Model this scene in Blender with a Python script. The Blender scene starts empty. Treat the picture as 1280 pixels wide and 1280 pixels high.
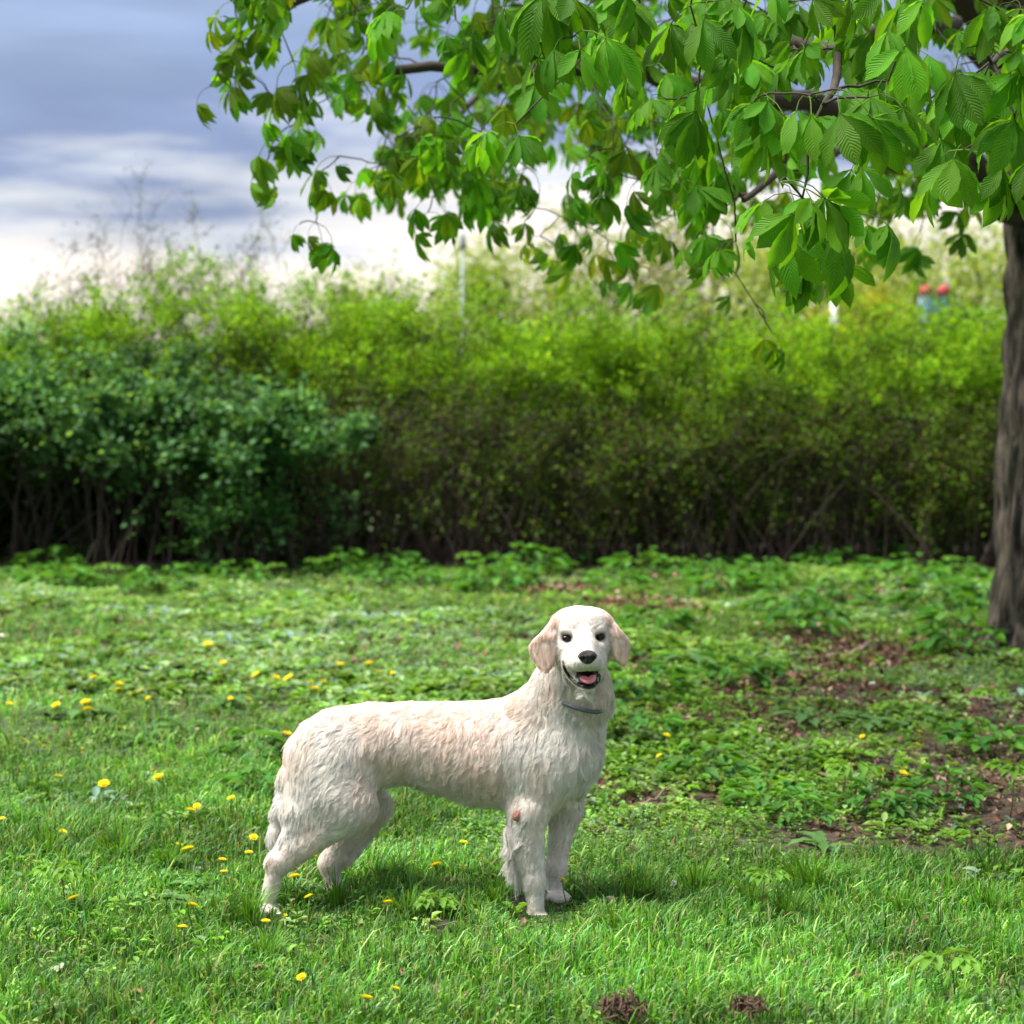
import bpy, math, random
import numpy as np
from mathutils import Vector, Matrix, Euler

# ------------------------------------------------------------------ camera, sky, sun, exposure
scene = bpy.context.scene
CAM_H = 1.3; FPX = 2350.0; PITCH = math.atan(150.0/FPX)
cam_d = bpy.data.cameras.new('camera'); cam = bpy.data.objects.new('camera', cam_d)
scene.collection.objects.link(cam); scene.camera = cam
cam.location = (0, 0, CAM_H); cam.rotation_euler = (math.pi/2-PITCH, 0, 0)
cam_d.sensor_width = 36; cam_d.lens = FPX/1280*36
cam_d.clip_start = 0.05; cam_d.clip_end = 3000
cam_d.dof.use_dof = True; cam_d.dof.focus_distance = 4.48; cam_d.dof.aperture_fstop = 3.5

SUN_EL = math.radians(62); SUN_AZ = math.radians(-98)     # azimuth from +Y, clockwise; sun high on the left
world = bpy.data.worlds.new('World'); scene.world = world; world.use_nodes = True
wn = world.node_tree.nodes; wl = world.node_tree.links
for n in list(wn): wn.remove(n)
def wnode(t, **k):
    n = wn.new(t)
    for a, b in k.items(): setattr(n, a, b)
    return n
w_out = wnode('ShaderNodeOutputWorld'); w_bg = wnode('ShaderNodeBackground'); w_bg.inputs['Strength'].default_value = 0.12
sky = wnode('ShaderNodeTexSky', sky_type='NISHITA', sun_disc=False, sun_elevation=SUN_EL, sun_rotation=SUN_AZ)
sky.air_density = 1.2; sky.dust_density = 1.5
w_tc = wnode('ShaderNodeTexCoord'); w_sep = wnode('ShaderNodeSeparateXYZ')
wl.new(w_tc.outputs['Generated'], w_sep.inputs[0])
w_map = wnode('ShaderNodeMapping'); w_map.inputs['Scale'].default_value = (1.6, 1.6, 9.0); w_map.inputs['Location'].default_value = (0.35, 0.2, 0.1)
wl.new(w_tc.outputs['Generated'], w_map.inputs[0])
w_n = wnode('ShaderNodeTexNoise'); w_n.inputs['Scale'].default_value = 1.7; w_n.inputs['Detail'].default_value = 7; w_n.inputs['Roughness'].default_value = 0.55
wl.new(w_map.outputs[0], w_n.inputs['Vector'])
# height in the sky, bent by the cloud noise, picks the cloud colour
w_ad = wnode('ShaderNodeMath', operation='MULTIPLY_ADD'); w_ad.inputs[1].default_value = 0.22; wl.new(w_n.outputs[0], w_ad.inputs[0])
wl.new(w_sep.outputs['Z'], w_ad.inputs[2])
w_r = wnode('ShaderNodeValToRGB'); cr = w_r.color_ramp
wl.new(w_ad.outputs[0], w_r.inputs[0])
stops = [(0.0, (2.7, 2.8, 2.9)), (0.155, (3.9, 3.45, 3.15)), (0.196, (3.8, 3.4, 3.15)), (0.217, (2.4, 2.5, 2.8)),
         (0.236, (.78, 1.0, 1.78)), (0.27, (.95, 1.25, 2.0)), (0.35, (1.4, 1.7, 2.4)), (0.5, (2.0, 2.15, 2.6)), (1.0, (2.4, 2.5, 2.7))]
cr.elements[0].position = stops[0][0]; cr.elements[1].position = 1.0
for p, c in stops[1:-1]: cr.elements.new(p)
for e, (p, c) in zip(cr.elements, stops): e.position = p; e.color = (c[0]/8, c[1]/8, c[2]/8, 1)
w_sc = wnode('ShaderNodeVectorMath', operation='SCALE'); w_sc.inputs['Scale'].default_value = 8.0
w_n2 = wnode('ShaderNodeTexNoise'); w_n2.inputs['Scale'].default_value = 4.2; w_n2.inputs['Detail'].default_value = 8; wl.new(w_map.outputs[0], w_n2.inputs['Vector'])
w_mr = wnode('ShaderNodeMapRange'); w_mr.inputs[1].default_value = .35; w_mr.inputs[2].default_value = .65; w_mr.inputs[3].default_value = 7.0; w_mr.inputs[4].default_value = 9.2
wl.new(w_n2.outputs[0], w_mr.inputs[0]); wl.new(w_mr.outputs[0], w_sc.inputs['Scale'])
wl.new(w_r.outputs[0], w_sc.inputs[0])
w_mix = wnode('ShaderNodeMix', data_type='RGBA'); w_mix.inputs['Factor'].default_value = 0.92
wl.new(sky.outputs[0], w_mix.inputs[6]); wl.new(w_sc.outputs[0], w_mix.inputs[7])
wl.new(w_mix.outputs[2], w_bg.inputs[0]); wl.new(w_bg.outputs[0], w_out.inputs[0])

sun_d = bpy.data.lights.new('sun', 'SUN'); sun = bpy.data.objects.new('sun', sun_d); scene.collection.objects.link(sun)
sun_d.energy = 3.9; sun_d.angle = math.radians(32); sun_d.color = (1.0, 0.95, 0.87)
sdir = Vector((math.sin(SUN_AZ)*math.cos(SUN_EL), math.cos(SUN_AZ)*math.cos(SUN_EL), math.sin(SUN_EL)))
sun.rotation_euler = sdir.to_track_quat('Z', 'Y').to_euler()
scene.view_settings.view_transform = 'Standard'; scene.view_settings.look = 'None'
scene.view_settings.exposure = 1.4; scene.view_settings.gamma = 1.0; scene.view_settings.use_curve_mapping = False

# ------------------------------------------------------------------ helpers
R = np.random.default_rng(7); random.seed(7)
C = scene.collection
cP, sP = math.cos(PITCH), math.sin(PITCH)
def at(px, py, Y):                      # a place seen at photograph pixel (px,py), Y metres in front of the camera
    x = (px-640)/FPX; u = (640-py)/FPX
    d = (x, cP+u*sP, -sP+u*cP); k = Y/d[1]
    return np.array((d[0]*k, Y, CAM_H+d[2]*k))
def atn(px, py, Y):
    x = (px-640)/FPX; u = (640-py)/FPX; k = Y/(cP+u*sP)
    return np.stack([x*k, Y+0*k, CAM_H+(-sP+u*cP)*k], -1)
def proj(P):                            # world -> photograph pixel
    dx, dy, dz = P[..., 0], P[..., 1], P[..., 2]-CAM_H
    f = dy*cP-dz*sP; u = dy*sP+dz*cP
    return 640+FPX*dx/f, 640-FPX*u/f
def gz(x, y):
    return 0.012*np.sin(x*2.1+0.7)*np.cos(y*1.7)+0.008*np.sin(x*5.3+y*3.1)+0.006*np.sin(y*7.7-x*3.9)
def ground_at(px, py):                  # the ground point seen at a pixel
    x = (px-640)/FPX; u = (640-py)/FPX
    d = (x, cP+u*sP, -sP+u*cP); k = -CAM_H/d[2]
    X, Y = d[0]*k, d[1]*k
    return np.array((X, Y, float(gz(X, Y))))
_tab = np.random.default_rng(3).random((64, 64, 64))
def vnoise(P):                          # smooth value noise 0..1
    P = np.asarray(P); i = np.floor(P).astype(int); f = P-i; f = f*f*(3-2*f)
    r = 0
    for a in (0, 1):
        for b in (0, 1):
            for c in (0, 1):
                w = (f[..., 0] if a else 1-f[..., 0])*(f[..., 1] if b else 1-f[..., 1])*(f[..., 2] if c else 1-f[..., 2])
                r = r+w*_tab[(i[..., 0]+a) % 64, (i[..., 1]+b) % 64, (i[..., 2]+c) % 64]
    return r
def n2(x, y, s, off=0.0):
    return vnoise(np.stack([x*s+31, y*s+17, 0*x+off], -1))
def sstep(a, b, x):
    t = np.clip((x-a)/(b-a), 0, 1); return t*t*(3-2*t)

def tag(o, label=None, cat=None, group=None, kind=None):
    if label: o['label'] = label
    if cat: o['category'] = cat
    if group: o['group'] = group
    if kind: o['kind'] = kind
    return o
def empty(name, loc, rz=0, parent=None):
    o = bpy.data.objects.new(name, None); C.objects.link(o); o.location = loc; o.rotation_euler = (0, 0, rz)
    o.empty_display_size = 0.1
    if parent: o.parent = parent
    return o
def mesh_np(name, V, polys, mat=None, col=None, uv=None, smooth=False):
    me = bpy.data.meshes.new(name); V = np.asarray(V, np.float32)
    polys = [np.asarray(p, np.int32) for p in polys if len(p)]
    me.vertices.add(len(V)); me.vertices.foreach_set('co', V.ravel())
    L = np.concatenate([p.ravel() for p in polys]); cnt = np.concatenate([np.full(len(p), p.shape[1], np.int32) for p in polys])
    st = np.concatenate([[0], np.cumsum(cnt)[:-1]]).astype(np.int32)
    me.loops.add(len(L)); me.loops.foreach_set('vertex_index', L)
    me.polygons.add(len(cnt)); me.polygons.foreach_set('loop_start', st); me.polygons.foreach_set('loop_total', cnt)
    if smooth: me.polygons.foreach_set('use_smooth', np.ones(len(cnt), bool))
    if col is not None:
        a = me.color_attributes.new('Col', 'FLOAT_COLOR', 'POINT')
        cc = np.ones((len(V), 4), np.float32); cc[:, :col.shape[1]] = col; a.data.foreach_set('color', cc.ravel())
    if uv is not None:
        l = me.uv_layers.new(name='UVMap'); l.data.foreach_set('uv', np.asarray(uv, np.float32)[L].ravel())
    me.update(calc_edges=True)
    if mat: me.materials.append(mat)
    return me
def obj(name, me, parent=None, loc=None):
    o = bpy.data.objects.new(name, me); C.objects.link(o)
    if parent: o.parent = parent
    if loc is not None: o.location = loc
    return o
class Acc:                              # gathers geometry for ONE object
    def __init__(s): s.V = []; s.F = {}; s.c = []; s.u = []; s.n = 0
    def add(s, V, faces, col=None, uv=None):
        V = np.asarray(V, float)
        for f in faces:
            f = np.asarray(f)
            if len(f): s.F.setdefault(f.shape[1], []).append(f+s.n)
        s.V.append(V)
        if col is not None:
            col = np.asarray(col, float); s.c.append(np.broadcast_to(col, (len(V), 3)) if col.ndim == 1 else col)
        if uv is not None: s.u.append(uv)
        s.n += len(V)
    def mesh(s, name, mat, smooth=False):
        return mesh_np(name, np.concatenate(s.V), [np.concatenate(v) for v in s.F.values()], mat,
                       np.concatenate(s.c) if s.c else None, np.concatenate(s.u) if s.u else None, smooth)
def tube(pts, rad, sides=6, cap=True):
    pts = np.asarray(pts, float); n = len(pts); rad = np.broadcast_to(np.asarray(rad, float), (n,))
    t = np.gradient(pts, axis=0); t /= np.linalg.norm(t, axis=1)[:, None]+1e-9
    a = np.cross(t, np.array([0.31, 0.17, 0.93])); bad = np.linalg.norm(a, axis=1) < 0.2
    a[bad] = np.cross(t[bad], np.array([1.0, 0, 0])); a /= np.linalg.norm(a, axis=1)[:, None]; b = np.cross(t, a)
    th = np.arange(sides)*2*math.pi/sides
    V = pts[:, None]+rad[:, None, None]*(np.cos(th)[None, :, None]*a[:, None]+np.sin(th)[None, :, None]*b[:, None])
    V = V.reshape(-1, 3); i = np.arange(n-1)[:, None]*sides; j = np.arange(sides)[None]; k = (j+1) % sides
    F = np.stack([i+j, i+k, i+sides+k, i+sides+j], -1).reshape(-1, 4)
    fs = [F]
    if cap:
        V = np.concatenate([V, pts[:1], pts[-1:]]); c0, c1 = n*sides, n*sides+1
        j = np.arange(sides); k = (j+1) % sides
        fs.append(np.concatenate([np.stack([k, j, 0*j+c0], -1), np.stack([(n-1)*sides+j, (n-1)*sides+k, 0*j+c1], -1)]))
    return V, fs
def bez(p0, p1, p2, n):
    t = np.linspace(0, 1, n)[:, None]; return (1-t)**2*p0+2*t*(1-t)*p1+t*t*p2
def unit(v): return v/(np.linalg.norm(v, axis=-1, keepdims=True)+1e-9)

# ------------------------------------------------------------------ materials
def mat_new(name):
    m = bpy.data.materials.new(name); m.use_nodes = True; nt = m.node_tree
    for n in list(nt.nodes): nt.nodes.remove(n)
    out = nt.nodes.new('ShaderNodeOutputMaterial'); return m, nt, out
def N(nt, t, **k):
    n = nt.nodes.new(t)
    for a, b in k.items():
        if a.startswith('i_'): n.inputs[a[2:].replace('_', ' ')].default_value = b
        else: setattr(n, a, b)
    return n
def simple(name, col, rough=0.6, bump=0, bscale=50, spec=0.4, var=0.15, coat=0):
    m, nt, out = mat_new(name); b = N(nt, 'ShaderNodeBsdfPrincipled'); nt.links.new(b.outputs[0], out.inputs[0])
    b.inputs['Roughness'].default_value = rough; b.inputs['Specular IOR Level'].default_value = spec
    b.inputs['Coat Weight'].default_value = coat
    tc = N(nt, 'ShaderNodeTexCoord'); no = N(nt, 'ShaderNodeTexNoise'); no.inputs['Scale'].default_value = bscale; no.inputs['Detail'].default_value = 5
    nt.links.new(tc.outputs['Object'], no.inputs['Vector'])
    mx = N(nt, 'ShaderNodeMix', data_type='RGBA'); nt.links.new(no.outputs[0], mx.inputs[0])
    mx.inputs[6].default_value = tuple(c*(1-var) for c in col)+(1,); mx.inputs[7].default_value = tuple(min(1, c*(1+var)) for c in col)+(1,)
    nt.links.new(mx.outputs[2], b.inputs['Base Color'])
    if bump:
        bp = N(nt, 'ShaderNodeBump'); bp.inputs['Strength'].default_value = bump; bp.inputs['Distance'].default_value = 0.01
        nt.links.new(no.outputs[0], bp.inputs['Height']); nt.links.new(bp.outputs[0], b.inputs['Normal'])
    return m
def leafmat(name, rough=0.45, trans=0.35, veins=0, tint=(1.7, 1.45, .5), spec=0.35):
    """leaf whose colour is the mesh colour; light also passes through it"""
    m, nt, out = mat_new(name); L = nt.links.new
    at_ = N(nt, 'ShaderNodeAttribute', attribute_name='Col')
    b = N(nt, 'ShaderNodeBsdfPrincipled'); b.inputs['Roughness'].default_value = rough; b.inputs['Specular IOR Level'].default_value = spec
    colr = at_.outputs['Color']
    if veins:
        oi = N(nt, 'ShaderNodeObjectInfo')
        hs = N(nt, 'ShaderNodeHueSaturation'); vr = N(nt, 'ShaderNodeMapRange'); L(oi.outputs['Random'], vr.inputs[0])
        vr.inputs[3].default_value = 0.6; vr.inputs[4].default_value = 1.3; L(vr.outputs[0], hs.inputs['Value']); L(colr, hs.inputs['Color'])
        uv = N(nt, 'ShaderNodeUVMap', uv_map='UVMap'); sp = N(nt, 'ShaderNodeSeparateXYZ'); L(uv.outputs[0], sp.inputs[0])
        ab = N(nt, 'ShaderNodeMath', operation='ABSOLUTE'); L(sp.outputs[0], ab.inputs[0])      # |t|
        ml = N(nt, 'ShaderNodeMath', operation='MULTIPLY_ADD'); L(ab.outputs[0], ml.inputs[0]); ml.inputs[1].default_value = -0.22; L(sp.outputs[1], ml.inputs[2])
        sn = N(nt, 'ShaderNodeMath', operation='MULTIPLY'); L(ml.outputs[0], sn.inputs[0]); sn.inputs[1].default_value = 2*math.pi*15
        si = N(nt, 'ShaderNodeMath', operation='SINE'); L(sn.outputs[0], si.inputs[0])
        mid = N(nt, 'ShaderNodeMapRange'); L(ab.outputs[0], mid.inputs[0]); mid.inputs[1].default_value = 0.0; mid.inputs[2].default_value = 0.14
        mid.inputs[3].default_value = 1; mid.inputs[4].default_value = 0
        sa = N(nt, 'ShaderNodeMath', operation='MULTIPLY_ADD'); L(si.outputs[0], sa.inputs[0]); sa.inputs[1].default_value = 0.5; sa.inputs[2].default_value = 0.5
        pw = N(nt, 'ShaderNodeMath', operation='POWER'); L(sa.outputs[0], pw.inputs[0]); pw.inputs[1].default_value = 5
        mxv = N(nt, 'ShaderNodeMath', operation='MAXIMUM'); L(pw.outputs[0], mxv.inputs[0]); L(mid.outputs[0], mxv.inputs[1])
        cm = N(nt, 'ShaderNodeMix', data_type='RGBA'); k = N(nt, 'ShaderNodeMath', operation='MULTIPLY'); L(mxv.outputs[0], k.inputs[0]); k.inputs[1].default_value = 0.2
        L(k.outputs[0], cm.inputs[0]); L(hs.outputs[0], cm.inputs[6]); cm.inputs[7].default_value = (0.22, 0.42, 0.10, 1)
        colr = cm.outputs[2]
        bp = N(nt, 'ShaderNodeBump'); bp.inputs['Strength'].default_value = 0.6; bp.inputs['Distance'].default_value = 0.002
        sub = N(nt, 'ShaderNodeMath', operation='SUBTRACT'); L(sa.outputs[0], sub.inputs[1]); sub.inputs[0].default_value = 1
        L(sub.outputs[0], bp.inputs['Height']); L(bp.outputs[0], b.inputs['Normal'])
    tn = N(nt, 'ShaderNodeBsdfTranslucent'); tm = N(nt, 'ShaderNodeMix', data_type='RGBA', blend_type='MULTIPLY'); tm.inputs[0].default_value = 1
    L(colr, tm.inputs[6]); tm.inputs[7].default_value = tint+(1,); L(tm.outputs[2], tn.inputs[0])
    L(colr, b.inputs['Base Color'])
    mx = N(nt, 'ShaderNodeMixShader'); mx.inputs[0].default_value = trans; L(b.outputs[0], mx.inputs[1]); L(tn.outputs[0], mx.inputs[2]); L(mx.outputs[0], out.inputs[0])
    return m
M_grass = leafmat('grass blade', 0.42, 0.33, spec=0.22)
M_weed = leafmat('weed leaf', 0.5, 0.3, spec=.18)
M_hedge = leafmat('shrub leaf', 0.55, 0.42, spec=.12)
M_chest = leafmat('chestnut leaf', 0.5, 0.52, veins=1, spec=0.18)
M_twig = simple('twig bark', (0.045, 0.034, 0.025), 0.85, 0.4, 60)
M_farleaf = leafmat('far leaf', 0.6, 0.4)

def bark_mat():
    m, nt, out = mat_new('chestnut bark'); L = nt.links.new
    b = N(nt, 'ShaderNodeBsdfPrincipled'); b.inputs['Roughness'].default_value = 0.9; L(b.outputs[0], out.inputs[0])
    tc = N(nt, 'ShaderNodeTexCoord'); mp = N(nt, 'ShaderNodeMapping'); mp.inputs['Scale'].default_value = (5.5, 5.5, 1.1); L(tc.outputs['Object'], mp.inputs[0])
    n1 = N(nt, 'ShaderNodeTexNoise'); n1.inputs['Scale'].default_value = 4; n1.inputs['Detail'].default_value = 9; n1.inputs['Roughness'].default_value = 0.65; L(mp.outputs[0], n1.inputs[0])
    r = N(nt, 'ShaderNodeValToRGB'); L(n1.outputs[0], r.inputs[0])
    r.color_ramp.elements[0].position = 0.43; r.color_ramp.elements[0].color = (0.010, 0.008, 0.006, 1)
    r.color_ramp.elements[1].position = 0.68; r.color_ramp.elements[1].color = (0.150, 0.124, 0.092, 1)
    n2_ = N(nt, 'ShaderNodeTexNoise'); n2_.inputs['Scale'].default_value = 2.2; n2_.inputs['Detail'].default_value = 3; L(tc.outputs['Object'], n2_.inputs[0])
    mr = N(nt, 'ShaderNodeMapRange'); L(n2_.outputs[0], mr.inputs[0]); mr.inputs[1].default_value = 0.5; mr.inputs[2].default_value = 0.75; mr.inputs[4].default_value = 0.45
    mx = N(nt, 'ShaderNodeMix', data_type='RGBA'); L(mr.outputs[0], mx.inputs[0]); L(r.outputs[0], mx.inputs[6]); mx.inputs[7].default_value = (0.05, 0.065, 0.025, 1)
    L(mx.outputs[2], b.inputs['Base Color'])
    bp = N(nt, 'ShaderNodeBump'); bp.inputs['Strength'].default_value = 1; bp.inputs['Distance'].default_value = 0.02; L(n1.outputs[0], bp.inputs['Height']); L(bp.outputs[0], b.inputs['Normal'])
    return m
M_bark = bark_mat()

# soil shows where the ground cover is thin: patches given as ground points
SOIL = [(860, 1000, .28, .10), (1085, 1040, .38, .12), (1215, 990, .42, .14), (1075, 815, .42, .28), (885, 903, .34, .16), (1085, 748, .5, .35),
        (915, 722, .9, .35), (1010, 930, .3, .12), (1150, 1000, .34, .12), (640, 1130, .12, .06), (760, 985, .2, .1), (820, 760, .5, .3), (1230, 800, .5, .3),
        (1130, 950, .25, .12), (700, 735, .6, .3), (980, 850, .22, .14), (1230, 1040, .3, .08), (1290, 1000, .5, .2), (1340, 930, .6, .3), (560, 1160, .10, .04), (1180, 890, .22, .12)]
SOILP = [(ground_at(a, b)[0], ground_at(a, b)[1], c, d) for a, b, c, d in SOIL]
def soil(x, y):
    s = 0*x
    for a, b, rx, ry in SOILP:
        ry = ry*2.2
        s = np.maximum(s, 1-np.sqrt(((x-a)/rx)**2+((y-b)/ry)**2))
    s = np.maximum(s, sstep(.1, 1.0, x)*sstep(4.9, 5.4, y)*sstep(11, 9, y)*np.clip((n2(x, y, 1.9, 61)-.50)*3.2, 0, .62))
    n = n2(x, y, 5, 2)*0.5+n2(x, y, 14, 4)*0.5
    return np.clip((s+0.55*(n-0.5))*2.6, 0, 1)*(sstep(13.5, 12.6, y))

# ------------------------------------------------------------------ ground
def build_ground():
    xs = np.concatenate([[-900, -300, -100, -40, -20, -12], np.arange(-8, 8.01, 0.08), [12, 20, 40, 100, 300, 900]])
    ys = np.concatenate([[-200, -50, -10, 0, 2], np.arange(3, 16.01, 0.08), [20, 30, 60, 120, 300, 900, 2500]])
    X, Y = np.meshgrid(xs, ys); Z = gz(X, Y); far = (np.abs(X) > 9) | (Y > 17) | (Y < 2.5); Z[far] = 0
    V = np.stack([X, Y, Z], -1).reshape(-1, 3); nx = len(xs); ny = len(ys)
    i = (np.arange(ny-1)[:, None]*nx+np.arange(nx-1)[None]).ravel(); F = np.stack([i, i+1, i+nx+1, i+nx], -1)
    s = np.where(far, 0, soil(X, Y)).ravel()
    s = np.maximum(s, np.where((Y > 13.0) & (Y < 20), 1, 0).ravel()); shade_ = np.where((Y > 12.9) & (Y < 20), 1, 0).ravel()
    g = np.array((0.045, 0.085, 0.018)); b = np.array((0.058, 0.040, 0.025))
    col = g*(1-s[:, None])+b*s[:, None]; col = col*(1-shade_[:, None])+np.array((.028, .022, .014))*shade_[:, None]      # leaf litter under the shrubs, their shade painted into its colour
    m, nt, out = mat_new('earth'); L = nt.links.new
    bs = N(nt, 'ShaderNodeBsdfPrincipled'); bs.inputs['Roughness'].default_value = 0.95; L(bs.outputs[0], out.inputs[0])
    a = N(nt, 'ShaderNodeAttribute', attribute_name='Col'); tc = N(nt, 'ShaderNodeTexCoord')
    n = N(nt, 'ShaderNodeTexNoise'); n.inputs['Scale'].default_value = 38; n.inputs['Detail'].default_value = 8; L(tc.outputs['Object'], n.inputs[0])
    mr = N(nt, 'ShaderNodeMapRange'); L(n.outputs[0], mr.inputs[0]); mr.inputs[1].default_value = 0.3; mr.inputs[2].default_value = 0.7; mr.inputs[3].default_value = 0.35; mr.inputs[4].default_value = 1.5
    v = N(nt, 'ShaderNodeVectorMath', operation='SCALE'); L(a.outputs['Color'], v.inputs[0]); L(mr.outputs[0], v.inputs['Scale']); L(v.outputs[0], bs.inputs['Base Color'])
    bp = N(nt, 'ShaderNodeBump'); bp.inputs['Distance'].default_value = 0.02; L(n.outputs[0], bp.inputs['Height']); L(bp.outputs[0], bs.inputs['Normal'])
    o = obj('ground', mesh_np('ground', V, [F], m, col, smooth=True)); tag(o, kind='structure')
build_ground()

# ------------------------------------------------------------------ dog
CF = lambda u: 4.72-(u-540)/350*0.065
def D(u, v, w): return at(u, v, CF(u)+w)
class Field:
    def __init__(s, lo, hi, h):
        s.lo = np.array(lo); s.h = h; s.n = np.ceil((np.array(hi)-s.lo)/h).astype(int)+1
        s.F = np.full(s.n, 0.5, np.float32)
    def win(s, lo, hi):
        a = np.clip(np.floor((lo-s.lo)/s.h).astype(int), 0, s.n-1); b = np.clip(np.ceil((hi-s.lo)/s.h).astype(int)+1, 1, s.n)
        sl = tuple(slice(a[i], b[i]) for i in range(3))
        ax = [s.lo[i]+s.h*np.arange(a[i], b[i]) for i in range(3)]
        return sl, np.stack(np.meshgrid(*ax, indexing='ij'), -1).astype(np.float32)
    def smin(s, sl, d, k):
        f = s.F[sl]; h = np.clip(0.5+0.5*(f-d)/k, 0, 1); s.F[sl] = f*(1-h)+d*h-k*h*(1-h)
    def cone(s, a, b, ra, rb, k=0.02, sy=1.0):
        a = np.array(a); b = np.array(b); m = max(ra, rb)*max(1, sy)+k+0.02
        sl, P = s.win(np.minimum(a, b)-m, np.maximum(a, b)+m)
        ax = b-a; L2 = max(1e-9, float(ax@ax)); t = np.clip(((P-a)@ax)/L2, 0, 1)
        q = P-(a+t[..., None]*ax); q[..., 1] /= sy
        s.smin(sl, (np.sqrt((q*q).sum(-1))-(ra+(rb-ra)*t))*min(1, sy)**0.5, k)
    def ell(s, c, r, M=None, k=0.02, sub=False):
        c = np.array(c); r = np.array(r); m = r.max()+k+0.02
        sl, P = s.win(c-m, c+m); q = P-c
        if M is not None: q = q@M            # columns of M are the ellipsoid axes
        q0 = np.sqrt(((q/r)**2).sum(-1)); q1 = np.sqrt(((q/(r*r))**2).sum(-1))+1e-9
        d = q0*(q0-1)/q1
        if sub:
            f = s.F[sl]; d = -d; h = np.clip(0.5-0.5*(f-d)/k, 0, 1); s.F[sl] = f*(1-h)+d*h+k*h*(1-h)
        else: s.smin(sl, d, k)
    def mesh(s):
        F = s.F; neg = F < 0; n = F.shape
        cells = np.zeros((n[0]-1, n[1]-1, n[2]-1), np.int8)
        for a in (0, 1):
            for b in (0, 1):
                for c in (0, 1): cells += neg[a:n[0]-1+a, b:n[1]-1+b, c:n[2]-1+c]
        act = (cells > 0) & (cells < 8); idx = np.argwhere(act); vid = np.full(act.shape, -1, np.int64); vid[act] = np.arange(len(idx))
        acc = np.zeros((len(idx), 3)); cnt = np.zeros(len(idx)); cor = [(a, b, c) for a in (0, 1) for b in (0, 1) for c in (0, 1)]
        for p in cor:
            for ax in range(3):
                if p[ax]: continue
                q = list(p); q[ax] = 1
                i = idx+p; j = idx+q; f0 = F[i[:, 0], i[:, 1], i[:, 2]]; f1 = F[j[:, 0], j[:, 1], j[:, 2]]
                cr_ = (f0 < 0) != (f1 < 0); t = np.where(cr_, f0/(f0-f1+1e-12), 0)
                pt = np.array(p, float)+t[:, None]*(np.array(q)-np.array(p)); acc += pt*cr_[:, None]; cnt += cr_
        V = s.lo+s.h*(idx+acc/cnt[:, None]); quads = []
        for ax in range(3):
            o1, o2 = [(1, 2), (2, 0), (0, 1)][ax]
            sl0 = [slice(1, -1)]*3; sl0[ax] = slice(0, -1); sl1 = [slice(1, -1)]*3; sl1[ax] = slice(1, None)
            A = neg[tuple(sl0)]; B = neg[tuple(sl1)]; e = np.argwhere(A != B)
            if not len(e): continue
            flip = A[e[:, 0], e[:, 1], e[:, 2]]
            g = e+1; g[:, ax] -= 1
            d1 = np.zeros(3, int); d1[o1] = 1; d2 = np.zeros(3, int); d2[o2] = 1
            cs = [g-d1-d2, g-d2, g, g-d1]; q = np.stack([vid[c[:, 0], c[:, 1], c[:, 2]] for c in cs], -1)
            q[~flip] = q[~flip][:, ::-1]; quads.append(q)
        return V, np.concatenate(quads)

# head frame: origin between the eyes, r to the viewer's right, u up, f out of the face
H0 = at(728, 793, 4.56)
yaw, pit, rol = math.radians(3), math.radians(-6), math.radians(1.5)
hf = np.array((math.sin(yaw)*math.cos(pit), -math.cos(yaw)*math.cos(pit), math.sin(pit)))
hr = unit(np.cross(hf, np.array((0, 0, 1.0)))*-1); hr = hr if hr[0] > 0 else -hr
hu = np.cross(hr, hf); hu = hu if hu[2] > 0 else -hu
hr2 = hr*math.cos(rol)+hu*math.sin(rol); hu = hu*math.cos(rol)-hr*math.sin(rol); hr = hr2
HM = np.stack([hr, hu, hf], 1)
def Hd(r, u, f): return H0+HM@np.array((r, u, f))
def rotm(ax, ang): return np.array(Matrix.Rotation(math.radians(ang), 3, ax))

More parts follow.
